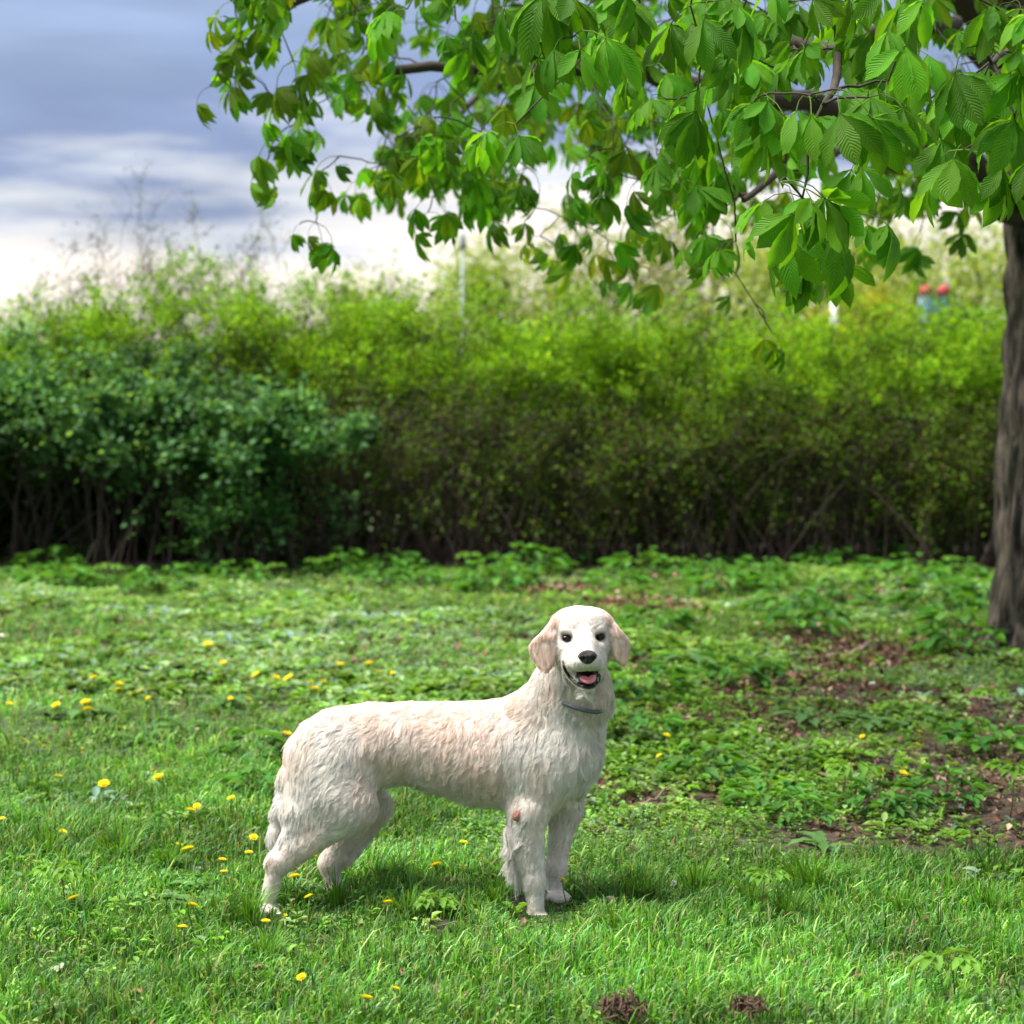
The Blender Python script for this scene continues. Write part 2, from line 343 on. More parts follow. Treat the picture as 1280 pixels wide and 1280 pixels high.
LIPPX = [[(703.5, 828), (704.5, 833), (707.5, 839.5), (712, 846), (717.5, 852), (723, 856.5)], [(723, 855.5), (729, 858.5), (736, 859.5), (743, 858), (749, 852.5)], [(721, 846), (733, 840.5), (745, 842.5), (750, 847), (749, 852.5)]]
def lookm(d):
    z = unit(np.array(d, float)); x = unit(np.cross((0, 1.0, .1), z)); return np.stack([x, np.cross(z, x), z], 1)
def segd(h, p, q):
    p = np.array(p); q = np.array(q); ax = q-p; t = np.clip((h-p)@ax/(ax@ax), 0, 1); return np.linalg.norm(h-p-t[:, None]*ax, axis=1)
def build_dog():
    root = empty('dog', D(540, 1150, 0)*np.array((1, 1, 0)))
    tag(root, 'cream golden retriever standing side-on in the grass, head turned to the camera, mouth open', 'dog')
    px = 1/500.0
    Fd = Field(D(300, 1190, 0.25)*np.array((1, 0, 1))+np.array((0, 4.28, 0)), np.array((at(815, 740, 4.8)[0], 5.06, at(540, 735, 4.9)[2])), 0.004)
    # torso
    tor = [(414, 944, 38, .95), (430, 935, 48, .95), (470, 932, 50, .9), (515, 928, 48, .85), (560, 935, 55, .82), (605, 941, 62, .8), (645, 941, 65, .8), (680, 942, 59, .84), (692, 938, 44, .95)]
    for (a, b) in zip(tor[:-1], tor[1:]):
        Fd.cone(D(a[0], a[1], 0), D(b[0], b[1], 0), a[2]*px, b[2]*px, 0.03, (a[3]+b[3])/2)
    # neck and throat
    Fd.ell(D(662, 889, 0), (.060, .050, .048), k=.03)
    Fd.cone(D(680, 918, 0), D(716, 822, -.05), 47*px, 33*px, 0.04, .85)
    Fd.cone(D(708, 925, -.01), D(724, 852, -.06), 42*px, 36*px, 0.03, .9)
    Fd.ell(D(731, 872, -.05), (.068, .055, .045), k=.03)
    Fd.cone(D(718, 905, -.03), D(712, 955, .0), 26*px, 22*px, 0.04)
    # near foreleg: shoulder blade, upper arm, forearm, wrist, paw
    for w, dx, sgn in ((-.076, 0, -1), (.085, 0, 1)):
        if sgn < 0:
            sh, el, wr, pa, toe = (706, 948, w*.75), (662, 1016, w), (668, 1102, w), (670, 1146, w-.008), (679, 1157, w-.050)
            top = (665, 890, w*.6)
        else:
            sh, el, wr, pa, toe = (708, 950, w*.7), (706, 1010, w), (695, 1084, w), (691, 1116, w), (698, 1125, w-.045)
            top = (680, 890, w*.6)
        Fd.cone(D(*top), D(*sh), 24*px, 31*px, 0.04, .6)
        Fd.cone(D(*sh), D(*el), 30*px, 20*px, 0.06, .7)
        Fd.cone(D(*el), D(*wr), 19*px, 12.2*px, 0.03)
        Fd.cone(D(*wr), D(*pa), 12*px, 10.5*px, 0.02)
        c = D(*pa)
        for i, t in enumerate((-1.4, -.5, .5, 1.4)):
            tv = D(*toe)+np.array((t*.0145, abs(t)*.010, 0))
            Fd.cone(c+np.array((t*.010, 0, .0)), tv, .0155, .0125, 0.005)
    # near hind leg
    w = -.083
    Fd.cone(D(407, 935, w*.55), D(418, 992, w*.9), 38*px, 40*px, 0.045, .8)
    Fd.cone(D(420, 960, w*.7), D(441, 1006, w), 40*px, 27*px, 0.04, .75)
    Fd.cone(D(388, 950, w*.5), D(378, 1010, w*.8), 25*px, 25*px, 0.04, .8)
    Fd.cone(D(438, 1012, w), D(354, 1078, w), 25*px, 13*px, 0.035, .85)
    Fd.cone(D(385, 1020, w*.9), D(347, 1076, w), 23*px, 9*px, 0.03, .7)
    Fd.cone(D(347, 1076, w), D(334, 1130, w), 12*px, 9.5*px, 0.015)
    for t in (-1.2, 0, 1.2):
        Fd.cone(D(335, 1136, w)+np.array((0, t*.010, 0)), D(351, 1144, w-.01)+np.array((0, t*.014, 0)), .017, .012, 0.01)
    # far hind leg
    w = .085
    Fd.cone(D(435, 950, w*.8), D(454, 1000, w), 36*px, 25*px, 0.05, .8)
    Fd.cone(D(470, 1008, w), D(434, 1070, w), 19*px, 10*px, 0.03, .8)
    Fd.cone(D(458, 1008, w), D(413, 1078, w), 25*px, 14*px, 0.03, .8)
    Fd.cone(D(411, 1079, w), D(419, 1112, w), 13*px, 10*px, 0.015)
    for t in (-1, 0, 1):
        Fd.cone(D(420, 1112, w)+np.array((0, t*.012, 0)), D(436, 1118, w)+np.array((0, t*.014, 0)), .016, .012, 0.01)
    # tail hanging down behind the thigh
    tl = [(390, 916, .0, 16), (375, 935, .0, 15), (364, 970, -.02, 13), (352, 1010, -.03, 10), (344, 1040, -.035, 7), (340, 1058, -.035, 3)]
    for a, b in zip(tl[:-1], tl[1:]): Fd.cone(D(*a[:3]), D(*b[:3]), a[3]*px, b[3]*px, 0.015)
    # head
    E = lambda c, r, M=None, k=.02, sub=False: Fd.ell(Hd(*c), r, HM if M is None else HM@M, k, sub)
    E((0, -.004, -.045), (.070, .060, .082), k=.03)
    for s in (-1, 1): E((s*.027, .024, -.020), (.040, .035, .050), k=.02)
    for s in (-1, 1):
        E((s*.038, -.036, -.020), (.034, .046, .052), k=.03)
        E((s*.034, .019, .019), (.020, .010, .017), k=.012)            # brow
        E((s*.0175, -.049, .082), (.0200, .0210, .036), k=.010)          # flews
        E((s*.030, -.030, .035), (.020, .022, .030), k=.02)            # cheekbone below the eye
    Fd.cone(Hd(0, -.010, .02), Hd(0, -.028, .108), .033, .0235, .02)
    E((0, -.040, .098), (.030, .022, .032), k=.012)
    for s in (-1, 1):
        E((s*.0415, -.0005, .040), (.0150, .0105, .013), rotm('Z', -s*8), k=.007, sub=True)  # eye sockets
    # lower jaw, open
    for s in (-1, 1):
        E((s*.033, -.058, .040), (.022, .028, .036), k=.012); Fd.cone(Hd(s*.030, -.084, .030), Hd(s*.006, -.100, .072), .021, .0170, .012)
    Fd.cone(Hd(0, -.072, -.03), Hd(.002, -.099, .055), .038, .022, .022)
    Fd.cone(Hd(.003, -.098, .055), Hd(.005, -.104, .082), .023, .0175, .012)
    # the open mouth is carved out
    E((.004, -.0815, .088), (.0235, .0145, .052), rotm('X', 8), k=.005, sub=True)
    # ears: folded at the top, hanging flat beside the cheeks, broad side forward
    def ear(sg, poly):
        poly = np.array(poly, float); poly[:, 0] *= sg; lo = Hd(sg*.09, -.02, -.01)-.11; sl, Pg = Fd.win(lo, lo+.22); q = (Pg-H0)@HM
        x, y, z = q[..., 0], q[..., 1], q[..., 2]; d = np.full(x.shape, 9.0); ins = np.zeros(x.shape, bool); n = len(poly)
        for i in range(n):
            a_, b_ = poly[i], poly[(i+1) % n]; e = b_-a_; t = np.clip(((x-a_[0])*e[0]+(y-a_[1])*e[1])/(e@e), 0, 1)
            d = np.minimum(d, np.hypot(x-a_[0]-e[0]*t, y-a_[1]-e[1]*t))
            c_ = (a_[1] > y) != (b_[1] > y); xi = a_[0]+(y-a_[1])*e[0]/(e[1] if abs(e[1]) > 1e-9 else 1e-9); ins ^= c_ & (x < xi)
        d = np.where(ins, -d, d); ax = np.abs(x)
        f0 = .006-3.5*(ax-.085)**2-.30*np.clip(ax-.085, 0, 1)+.14*np.clip(-y-.01, 0, 1)-.55*np.clip(y-.005, 0, 1)
        th = .0035; rd = .0042; a1 = d+.004; b1 = np.abs(z-f0)-th
        D3 = np.hypot(np.maximum(a1, 0), np.maximum(b1, 0))+np.minimum(np.maximum(a1, b1), 0)-rd
        Fd.smin(sl, D3, .005)
    ear(-1, [(.048, .034), (.062, .036), (.084, .026), (.103, .006), (.120, -.011), (.129, -.027), (.127, -.045), (.118, -.062), (.106, -.078), (.092, -.083), (.080, -.078), (.070, -.062), (.066, -.040), (.064, -.010), (.058, .015)])
    ear(1, [(.050, .032), (.064, .034), (.082, .024), (.096, .006), (.109, -.010), (.116, -.027), (.115, -.046), (.110, -.062), (.101, -.074), (.088, -.071), (.076, -.055), (.070, -.034), (.067, -.010), (.060, .014)])
    for s in (-1, 1): E((s*.056, .034, -.018), (.024, .014, .024), rotm('Z', -s*35), k=.012)
    # lips: the dark line of the open mouth, laid where the cheek and jaw surface is
    def onface(px_, py_):
        for Y in np.arange(4.25, 4.75, .0015):
            p = at(px_, py_, Y); i = np.round((p-Fd.lo)/Fd.h).astype(int)
            if Fd.F[tuple(i)] < .0005: return p
        return at(px_, py_, 4.5)
    lips = [[onface(*q) for q in path] for path in LIPPX]
    for path, (ra, rb) in zip(lips, ((.0042, .0062), (.0052, .0052), (.004, .0045))):
        for i in range(len(path)-1): 
            c = (path[i]+path[i+1])/2; Fd.ell(c, (ra+.001, ra+.001, ra+.001), k=.004, sub=True)
    V, Q = Fd.mesh()
    # vertex normals from the field gradient
    G = np.gradient(Fd.F, Fd.h); I = (V-Fd.lo)/Fd.h; i0 = np.clip(np.round(I).astype(int), 1, Fd.n-2)
    Nn = unit(np.stack([g[i0[:, 0], i0[:, 1], i0[:, 2]] for g in G], -1))
    # skin colour by place
    def hl(P): return (P-H0)@HM
    hv = hl(V); col = np.tile(np.array((.70, .62, .57)), (len(V), 1))
    lip = np.exp(-(((hv[:, 0]-.005)/.027)**4+((hv[:, 1]+.0865)/.0205)**4+((hv[:, 2]-.085)/.05)**4))
    lips_seg = [(pt[i], pt[i+1]) for pt in lips for i in range(len(pt)-1)]
    lip2 = np.max([np.exp(-(segd(V, p, q)/.0062)**4) for p, q in lips_seg], axis=0)
    lipm = np.clip(np.maximum(lip, lip2)*1.6, 0, 1)
    col = col*(1-lipm[:, None])+np.array((.012, .009, .010))*lipm[:, None]
    eyem = np.zeros(len(V))
    for s in (-1, 1):
        q = hv-np.array((s*.0415, .000, .030)); eyem = np.maximum(eyem, np.exp(-((q[:, 0]/.0165)**4+((q[:, 1])/.0105)**4+(q[:, 2]/.02)**4)))
    col = col*(1-eyem[:, None])+np.array((.02, .014, .012))*eyem[:, None]
    m, nt, out = mat_new('dog skin'); b = N(nt, 'ShaderNodeBsdfPrincipled'); nt.links.new(b.outputs[0], out.inputs[0]); b.inputs['Roughness'].default_value = .6
    a = N(nt, 'ShaderNodeAttribute', attribute_name='Col'); nt.links.new(a.outputs['Color'], b.inputs['Base Color'])
    o = obj('body', mesh_np('body', V-np.array(root.location), [Q], m, col, smooth=True), root)

    # ---- fur
    T = np.concatenate([Q[:, [0, 1, 2]], Q[:, [0, 2, 3]]]); A, B, Cc = V[T[:, 0]], V[T[:, 1]], V[T[:, 2]]
    ctr = (A+B+Cc)/3; area = np.linalg.norm(np.cross(B-A, Cc-A), axis=1)/2
    hc = hl(ctr); u_, v_ = proj(ctr)
    isH = (hc[:, 1] > -.115) & (hc[:, 2] > -.06+np.clip(-hc[:, 1]-.05, 0, 1)*.9)
    wt = area*np.where(isH, 2.6, 1.0)
    feather = ((u_ < 372) & (v_ > 930) & (v_ < 1085)) | ((u_ < 668) & (u_ > 610) & (v_ > 1015) & (v_ < 1110))
    wt = wt*np.where(feather, np.where(u_ > 600, 3.6, 2.0), 1.0)
    NS = 270000
    ti = R.choice(len(T), NS, p=wt/wt.sum()); r1 = np.sqrt(R.random(NS)); r2 = R.random(NS)
    bc = np.stack([1-r1, r1*(1-r2), r1*r2], -1)[:, :, None]
    P = (np.stack([A[ti], B[ti], Cc[ti]], 1)*bc).sum(1); Nr = unit((np.stack([Nn[T[ti, 0]], Nn[T[ti, 1]], Nn[T[ti, 2]]], 1)*bc).sum(1))
    h = hl(P); u, v = proj(P); head = isH[ti]; dep = P[:, 1]-CF(u)
    # comb field on the body: u, v, comb du, dv, length, colour (0 white, 1 apricot, 2 buff), pull outward, depth
    K = np.array([
        (640, 868, -1, .25, .020, 1, .30), (600, 872, -1, .25, .016, 1, .25), (520, 878, -1, .3, .018, 1, .3), (450, 880, -1, .25, .030, .5, .5), (400, 888, -1, .45, .024, .35, .35),
        (560, 930, -.45, 1, .020, 1, .18), (500, 930, -.5, 1, .022, .7, .2), (600, 930, -.45, 1, .018, 1, .18), (620, 980, -.55, 1, .024, .9, .2), (560, 985, -.7, .7, .028, .6, .25),
        (580, 1020, -.5, 1, .040, .1, .3), (530, 1008, -.6, 1, .038, 0, .3), (620, 1025, -.4, 1, .040, .1, .3), (500, 995, -.6, .8, .03, .1, .3),
        (440, 930, -.75, .8, .030, .15, .3), (400, 940, -.7, .9, .026, .05, .25), (430, 980, -.75, .6, .024, 0, .2), (470, 990, -.8, .3, .030, .1, .3), (370, 970, -.3, 1, .036, 0, .2),
        (360, 940, -.3, 1, .034, .3, .25), (350, 1000, -.25, 1, .036, .0, .15), (340, 1035, -.1, 1, .040, .0, .15), (338, 1056, -.1, 1, .042, .0, .15), (380, 1010, -.5, .8, .024, 0, .2), (430, 1035, -.9, .45, .022, .1, .2),
        (390, 1055, -.8, .6, .014, .3, .15), (350, 1070, -.6, .8, .012, .5, .15), (342, 1110, -.15, 1, .011, .5, .12), (345, 1138, .2, 1, .009, .1, .1), (405, 1085, -.3, 1, .014, .4, .2),
        (420, 1110, 0, 1, .009, .2, .1), (470, 1030, -.7, .7, .03, .2, .2), (440, 1060, -.7, .7, .02, .3, .2),
        (660, 890, -.75, .8, .026, .35, .3), (680, 920, -.5, 1, .026, 0, .2), (650, 940, -.5, 1, .024, .1, .2), (700, 950, -.4, 1, .026, 0, .2), (680, 980, -.45, 1, .024, 0, .2), (650, 985, -.5, 1, .022, 0, .2),
        (700, 880, -.35, 1, .036, 0, .35), (725, 890, -.1, 1, .045, .05, .4), (755, 890, .1, 1, .045, .1, .4), (735, 930, -.1, 1, .04, .05, .3), (750, 950, -.1, 1, .04, .15, .3), (735, 985, -.3, 1, .032, .1, .25),
        (675, 1040, -.2, 1, .014, 0, .15), (655, 1045, -.8, .6, .03, .1, .3), (650, 1080, -.8, .7, .032, .1, .3), (672, 1085, -.1, 1, .011, .1, .12), (660, 1100, -.5, 1, .02, .2, .2), (670, 1140, .1, 1, .007, 0, .1),
        (712, 1020, -.25, 1, .018, .3, .2), (700, 1070, -.2, 1, .014, .3, .15), (692, 1115, 0, 1, .008, .1, .1), (680, 870, -.6, .9, .034, .3, .35), (697, 845, -.3, 1, .032, .15, .3), (760, 860, .1, 1, .036, .1, .35)], float)
    W = 1/((((u[:, None]-K[:, 0])**2+(v[:, None]-K[:, 1])**2)/100)+.5)**1.8; W /= W.sum(1, keepdims=True)
    Fk = W@K[:, 2:7]
    L = Fk[:, 2]; dirs = np.stack([Fk[:, 0], 0*u, -Fk[:, 1]], -1); cidx = Fk[:, 3]; lift = Fk[:, 4]
    # feathering behind the forelegs, hanging tail, breeches
    ff = sstep(.3, .8, -Nr[:, 0])*((u > 612) & (u < 668) & (v > 1015) & (v < 1108))
    fl = sstep(1010, 1034, v)*sstep(1100, 1070, v)
    L = np.where(ff > 0, L+ff*fl*.050, L); lift = lift+ff*fl*.55
    dirs[:, 0] += -ff*fl*.6
    tf = ((u < 352) & (v > 960) & (v < 1085)); L = np.where(tf & (Nr[:, 0] < 0), L*1.0, L); lift = np.where(tf, lift*.4, lift)
    # a reddish bare callus on the elbow
    cal = ((u-647)/7.5)**2+((v-1021)/7.5)**2
    calm = (cal < 1) & (dep < -.04)
    # head
    hd = np.where(head)[0]; hh = h[hd]; sgn = np.sign(hh[:, 0])
    ear = (np.abs(hh[:, 0]) > .0655-np.clip(hh[:, 1], 0, 1)*.3) & (hh[:, 1] > -.092) & (hh[:, 1] < .050) & (hh[:, 2] > -.05)
    muz = hh[:, 2] > .045
    lf = np.stack([sgn*.35, np.where(hh[:, 1] > -.02, .45, -.75), -1+0*sgn], -1)
    lf[muz] = np.stack([sgn*.5, -.25+0*sgn, -1+0*sgn], -1)[muz]
    lf[ear] = np.stack([sgn*.12, -1+0*sgn, .15+0*sgn], -1)[ear]
    low = (hh[:, 1] < -.06) & ~muz & ~ear; lf[low] = np.stack([sgn*.25, -1+0*sgn, -.4+0*sgn], -1)[low]
    dirs[hd] = unit(lf)@HM.T
    hlgt = np.where(ear, .013, np.where(muz, .0055, .0100)); hlgt = np.where(ear & (hh[:, 1] < -.045), .013, hlgt)
    hlgt = np.where(low, np.clip(.010+(-hh[:, 1]-.06)*.5, .01, .034), hlgt)
    ed = np.minimum(np.linalg.norm(hh-np.array((.0415, 0, .036)), axis=1), np.linalg.norm(hh-np.array((-.0415, 0, .036)), axis=1))
    hlgt = np.where(ed < .026, .0028, hlgt)
    L[hd] = hlgt; lift[hd] = np.where(low, .3, np.where(ear, .10, .20)); cidx[hd] = np.where(ear, 2.0, np.where(muz, 0, .05))
    # skip strands at eyes, nose, mouth and callus
    keep = np.ones(NS, bool); ear_all = np.zeros(NS, bool); ear_all[hd] = ear
    lipr = np.exp(-(((h[:, 0]-.005)/.0265)**4+((h[:, 1]+.0865)/.0195)**4+((h[:, 2]-.085)/.055)**4)) > .5
    for p, q in lips_seg: lipr |= segd(P, p, q) < .0056
    for s in (-1, 1):
        q = h-np.array((s*.0415, .0, .034)); keep &= ~(((q[:, 0]/.0135)**2+((q[:, 1])/.0088)**2+(q[:, 2]/.022)**2) < 1)
    keep &= ~lipr; keep &= ~calm
    keep &= ~(((h[:, 0]/.024)**2+((h[:, 1]+.024)/.02)**2+((h[:, 2]-.132)/.022)**2) < 1)
    sel = np.where(keep)[0]; P = P[sel]; Nr = Nr[sel]; L = L[sel]; dirs = dirs[sel]; cidx = cidx[sel]; lift = lift[sel]; head = head[sel]; ear_all = ear_all[sel]; u = u[sel]; v = v[sel]; h = h[sel]
    n = len(P)
    t = dirs-(dirs*Nr).sum(1)[:, None]*Nr; t = unit(t); bt = np.cross(Nr, t)
    body = ~head
    # locks: roots in one lock lean the same way
    q = P*np.where(body, 1.0, 1.8)[:, None]*np.array((58, 58, 32)); n1 = vnoise(q+5)-.5; n2_ = vnoise(q*2.1+40)-.5; n3 = vnoise(P*150+9)-.5
    wav = np.where(body, 1.35, .8)
    t = unit(t+bt*((n1*1.15+n2_*.7)*wav+R.normal(0, .045, n))[:, None]); bt = np.cross(Nr, t)
    L = L*np.where(head, 1, .82)*(1+n3*.5)*(.8+.4*R.random(n)); lf2 = np.clip(lift*.78+np.where(ear_all, 0, .07)+n2_*np.where(body, .65, .55)+R.normal(0, .06, n), .10, 1.2)
    NP = 6; s = np.linspace(0, 1, NP)
    pts = np.zeros((n, NP, 3))
    ph = vnoise(P*np.array((22, 22, 22))+77)*12+R.normal(0, .12, n)
    for i, a in enumerate(s):
        out = lf2*(a*.9-.55*a*a)
        wv = .10*np.sin(ph+a*5.5)*np.clip(L/.03, 0, 1.4)
        g = -.25*a*a*np.clip(L/.05, 0, 1)
        pts[:, i] = P-Nr*.0002+L[:, None]*(t*(a*np.sqrt(np.clip(1-lf2*lf2*.3, .2, 1)))[:, None]+Nr*out[:, None]+bt*wv[:, None]+np.array((0, 0, 1))*g[:, None])
    # hairs gather into pointed locks
    from mathutils import kdtree
    gi = R.choice(n, 26000, replace=False); kd = kdtree.KDTree(len(gi))
    for j, a in enumerate(gi): kd.insert(P[a]+Nr[a]*.01, j)
    kd.balance(); near = np.fromiter((kd.find(q)[1] for q in (P+Nr*.01).tolist()), int, n); gidx = gi[near]
    fly = R.random(n) < .10; cl = np.where(fly, .15, np.where(head & ~ear_all, .5, .74))*np.clip(1-np.linalg.norm(P-P[gidx], axis=1)/.02, 0, 1)**.3
    tgt = pts[gidx]+(P-P[gidx])[:, None, :]*.10
    for i, a in enumerate(s): pts[:, i] += (tgt[:, i]-pts[:, i])*(cl*a**1.15)[:, None]
    lockv = R.random(n)[gidx]
    pts -= np.array(root.location)
    rad0 = np.where(head, .00030, .00036)[:, None]*(1-.75*s[None])*(.8+.4*R.random(n))[:, None]
    white = np.array((.85, .835, .80)); apr = np.array((.82, .705, .63)); buff = np.array((.86, .70, .61))
    c = np.where(cidx[:, None] < 1, white*(1-cidx[:, None])+apr*cidx[:, None], apr*(2-cidx[:, None])+buff*(cidx[:, None]-1))
    blot = vnoise(P*14+3)
    c = c*(.90+.13*R.random((n, 1)))*(.88+.2*lockv[:, None])*(1+.30*(vnoise(P*np.array((130, 130, 60))+60)-.5))[:, None]; c = c*(1-.10*np.clip((blot-.5)*3, 0, 1)[:, None]*np.array((0, .6, 1)))
    rim = np.min([np.linalg.norm((h-np.array((s_*.0415, .000, .034)))*np.array((1, 1.25, .6)), axis=1) for s_ in (-1, 1)], axis=0); rim = np.exp(-((rim/.0215)**4))*head
    brow = np.min([np.linalg.norm((h-np.array((s_*.030, .016, .034)))*np.array((.9, 1.2, .5)), axis=1) for s_ in (-1, 1)], axis=0); brow = np.exp(-((brow/.012)**2))*head
    c = c*(1-.28*rim[:, None]*np.array((.8, 1, 1.1)))*(1-.22*brow[:, None]*np.array((.6, 1, 1.3)))
    c = c*np.where(head & ~ear_all, .90, 1.0)[:, None]
    mz = np.exp(-(((h[:, 1]+.052)/.016)**2+((np.abs(h[:, 0])-.026)/.018)**2))*head*(h[:, 2] > .06); c = c*(1-.22*mz[:, None])
    # ear rims paler, eyelid corners and brow darker
    hc_ = bpy.data.hair_curves.new('fur'); hc_.add_curves([NP]*n)
    hc_.attributes['position'].data.foreach_set('vector', pts.astype(np.float32).ravel())
    ra = hc_.attributes.get('radius') or hc_.attributes.new('radius', 'FLOAT', 'POINT'); ra.data.foreach_set('value', rad0.astype(np.float32).ravel())
    ca = hc_.attributes.new('Col', 'FLOAT_COLOR', 'CURVE'); cc = np.ones((n, 4), np.float32); cc[:, :3] = c; ca.data.foreach_set('color', cc.ravel())
    m, nt, out = mat_new('dog fur'); a = N(nt, 'ShaderNodeAttribute', attribute_name='Col')
    b = N(nt, 'ShaderNodeBsdfPrincipled'); b.inputs['Roughness'].default_value = .55; b.inputs['Specular IOR Level'].default_value = .35
    tr = N(nt, 'ShaderNodeBsdfTranslucent'); mx = N(nt, 'ShaderNodeMixShader'); mx.inputs[0].default_value = .42
    nt.links.new(a.outputs['Color'], b.inputs['Base Color']); nt.links.new(a.outputs['Color'], tr.inputs[0])
    nt.links.new(b.outputs[0], mx.inputs[1]); nt.links.new(tr.outputs[0], mx.inputs[2]); nt.links.new(mx.outputs[0], out.inputs[0])
    hc_.materials.append(m)
    obj('fur', hc_, root)

    # ---- face parts
    base = np.array(root.location)
    def ellm(name, c, r, mat, M=None, seg=24, fn=None, parent=root):
        th = np.linspace(0, math.pi, seg//2+1); ph_ = np.arange(seg)*2*math.pi/seg
        X = np.stack([np.outer(np.sin(th), np.cos(ph_)), np.outer(np.sin(th), np.sin(ph_)), np.outer(np.cos(th), np.ones(seg))], -1)
        if fn: X = fn(X)
        MM = HM if M is None else HM@M
        Vv = Hd(*c)+(X.reshape(-1, 3)*np.array(r))@MM.T
        i = np.arange(seg//2)[:, None]*seg; j = np.arange(seg)[None]; k = (j+1) % seg
        F = np.stack([i+j, i+seg+j, i+seg+k, i+k], -1).reshape(-1, 4)
        return obj(name, mesh_np(name, Vv-base, [F], mat, smooth=True), parent)
    m_eye = simple('eye', (.008, .005, .004), .12, spec=.25, var=.1)
    m_nose = simple('nose leather', (.018, .015, .016), .38, .5, 900, spec=.5)
    m_tong = simple('tongue', (.72, .22, .24), .35, .2, 400, spec=.5)
    m_mouth = simple('mouth lining', (.014, .008, .010), .35, spec=.4)
    for s_ in (-1, 1):
        ellm('eye', (s_*.0410, -.0008, .0262), (.0118, .0082, .0120), m_eye)
    def nosef(X):
        x, y, z = X[..., 0], X[..., 1], X[..., 2]
        y = np.where(y > 0, y*.82, y*(1.0))*(1-.12*x*x); x = x*(1-.30*np.clip(-y, 0, 1))
        X = np.stack([x, y, z], -1)
        for s_ in (-1, 1):
            d = ((x-s_*.48)/.26)**2+((y+.15)/.27)**2
            X[..., 2] -= np.where(z > 0, .55*np.exp(-d*1.2), 0)
        X[..., 2] -= np.where(z > 0, .12*np.exp(-(x/.09)**2)*(y < .3), 0)
        return X
    ellm('nose', (0.0, -.0225, .1320), (.0232, .0190, .0165), m_nose, seg=64, fn=nosef)
    ellm('mouth', (.003, -.083, .058), (.026, .018, .045), m_mouth, rotm('X', 8))
    ellm('tongue', (.004, -.0850, .084), (.0200, .0092, .034), m_tong, rotm('X', 10), seg=32,
         fn=lambda X: np.concatenate([X[..., :1], X[..., 1:2]-.5*np.exp(-(X[..., :1]/.18)**2)*(X[..., 1:2] > 0)*.5, X[..., 2:]], -1))
    m_cal = simple('bare callus', (.36, .17, .14), .6, .8, 260, var=.35)
    c = D(647, 1021, -.076-.044); th = np.linspace(0, math.pi, 9)
    X = []; 
    for a in np.linspace(0, math.pi, 9):
        for b_ in np.arange(16)*2*math.pi/16: X.append((math.sin(a)*math.cos(b_)*.0135, math.cos(a)*.009, math.sin(a)*math.sin(b_)*.0150))
    X = np.array(X); X *= (1+.18*(vnoise(X*260+9)-.5))[:, None]
    i = np.arange(8)[:, None]*16; j = np.arange(16)[None]; k = (j+1) % 16
    obj('elbow_callus', mesh_np('elbow_callus', X+c+np.array((0, .010, 0))-base, [np.stack([i+j, i+16+j, i+16+k, i+k], -1).reshape(-1, 4)], m_cal, smooth=True), root)
    for pt, r in zip(lips, (.0042, .0034, .0026)):
        n_ = len(pt); t_ = np.linspace(0, n_-1, 24); Pq = np.stack([np.interp(t_, np.arange(n_), np.array(pt)[:, c_]) for c_ in range(3)], -1); Pq[1:-1] = (Pq[:-2]+Pq[1:-1]*2+Pq[2:])/4
        Vv, Ff = tube(Pq+hf*-.001-base, r*np.sqrt(np.clip(np.sin(np.linspace(.12, 3.0, 24)), .15, 1)), 8); a_ = Acc(); a_.add(Vv, Ff); obj('lip', a_.mesh('lip', m_mouth, True), root)
    # ---- collar: a thin dark band round the neck, half sunk in fur
    m_col = simple('collar webbing', (.10, .11, .13), .6, .3, 300)
    cc_ = (D(690, 872, -.0)+D(752, 890, -.06))/2+np.array((0, 0, 0)); cc_ = D(722, 873, -.05)
    th = np.arange(49)*2*math.pi/48; ax1 = unit(D(757, 893, -.045)-D(684, 872, -.045)); ax2 = unit(np.array((0.0, -1, -.16))); nrm = unit(np.cross(ax1, ax2))
    ring = cc_+np.outer(np.cos(th)*.0755, ax1)+np.outer(np.sin(th)*.0838, ax2)
    t_ = np.linspace(-.0045, .0045, 3); Vc = np.concatenate([ring+nrm*a for a in t_]); m_ = len(ring); k = np.arange(m_-1)[:, None]
    Fc = np.concatenate([k+np.array([[j*m_, j*m_+1, (j+1)*m_+1, (j+1)*m_]]) for j in range(2)])
    me = mesh_np('collar', Vc-base, [Fc], m_col, smooth=True); oc = obj('collar', me, root); so_ = oc.modifiers.new('thick', 'SOLIDIFY'); so_.thickness = .003
    return root
DOG = build_dog()

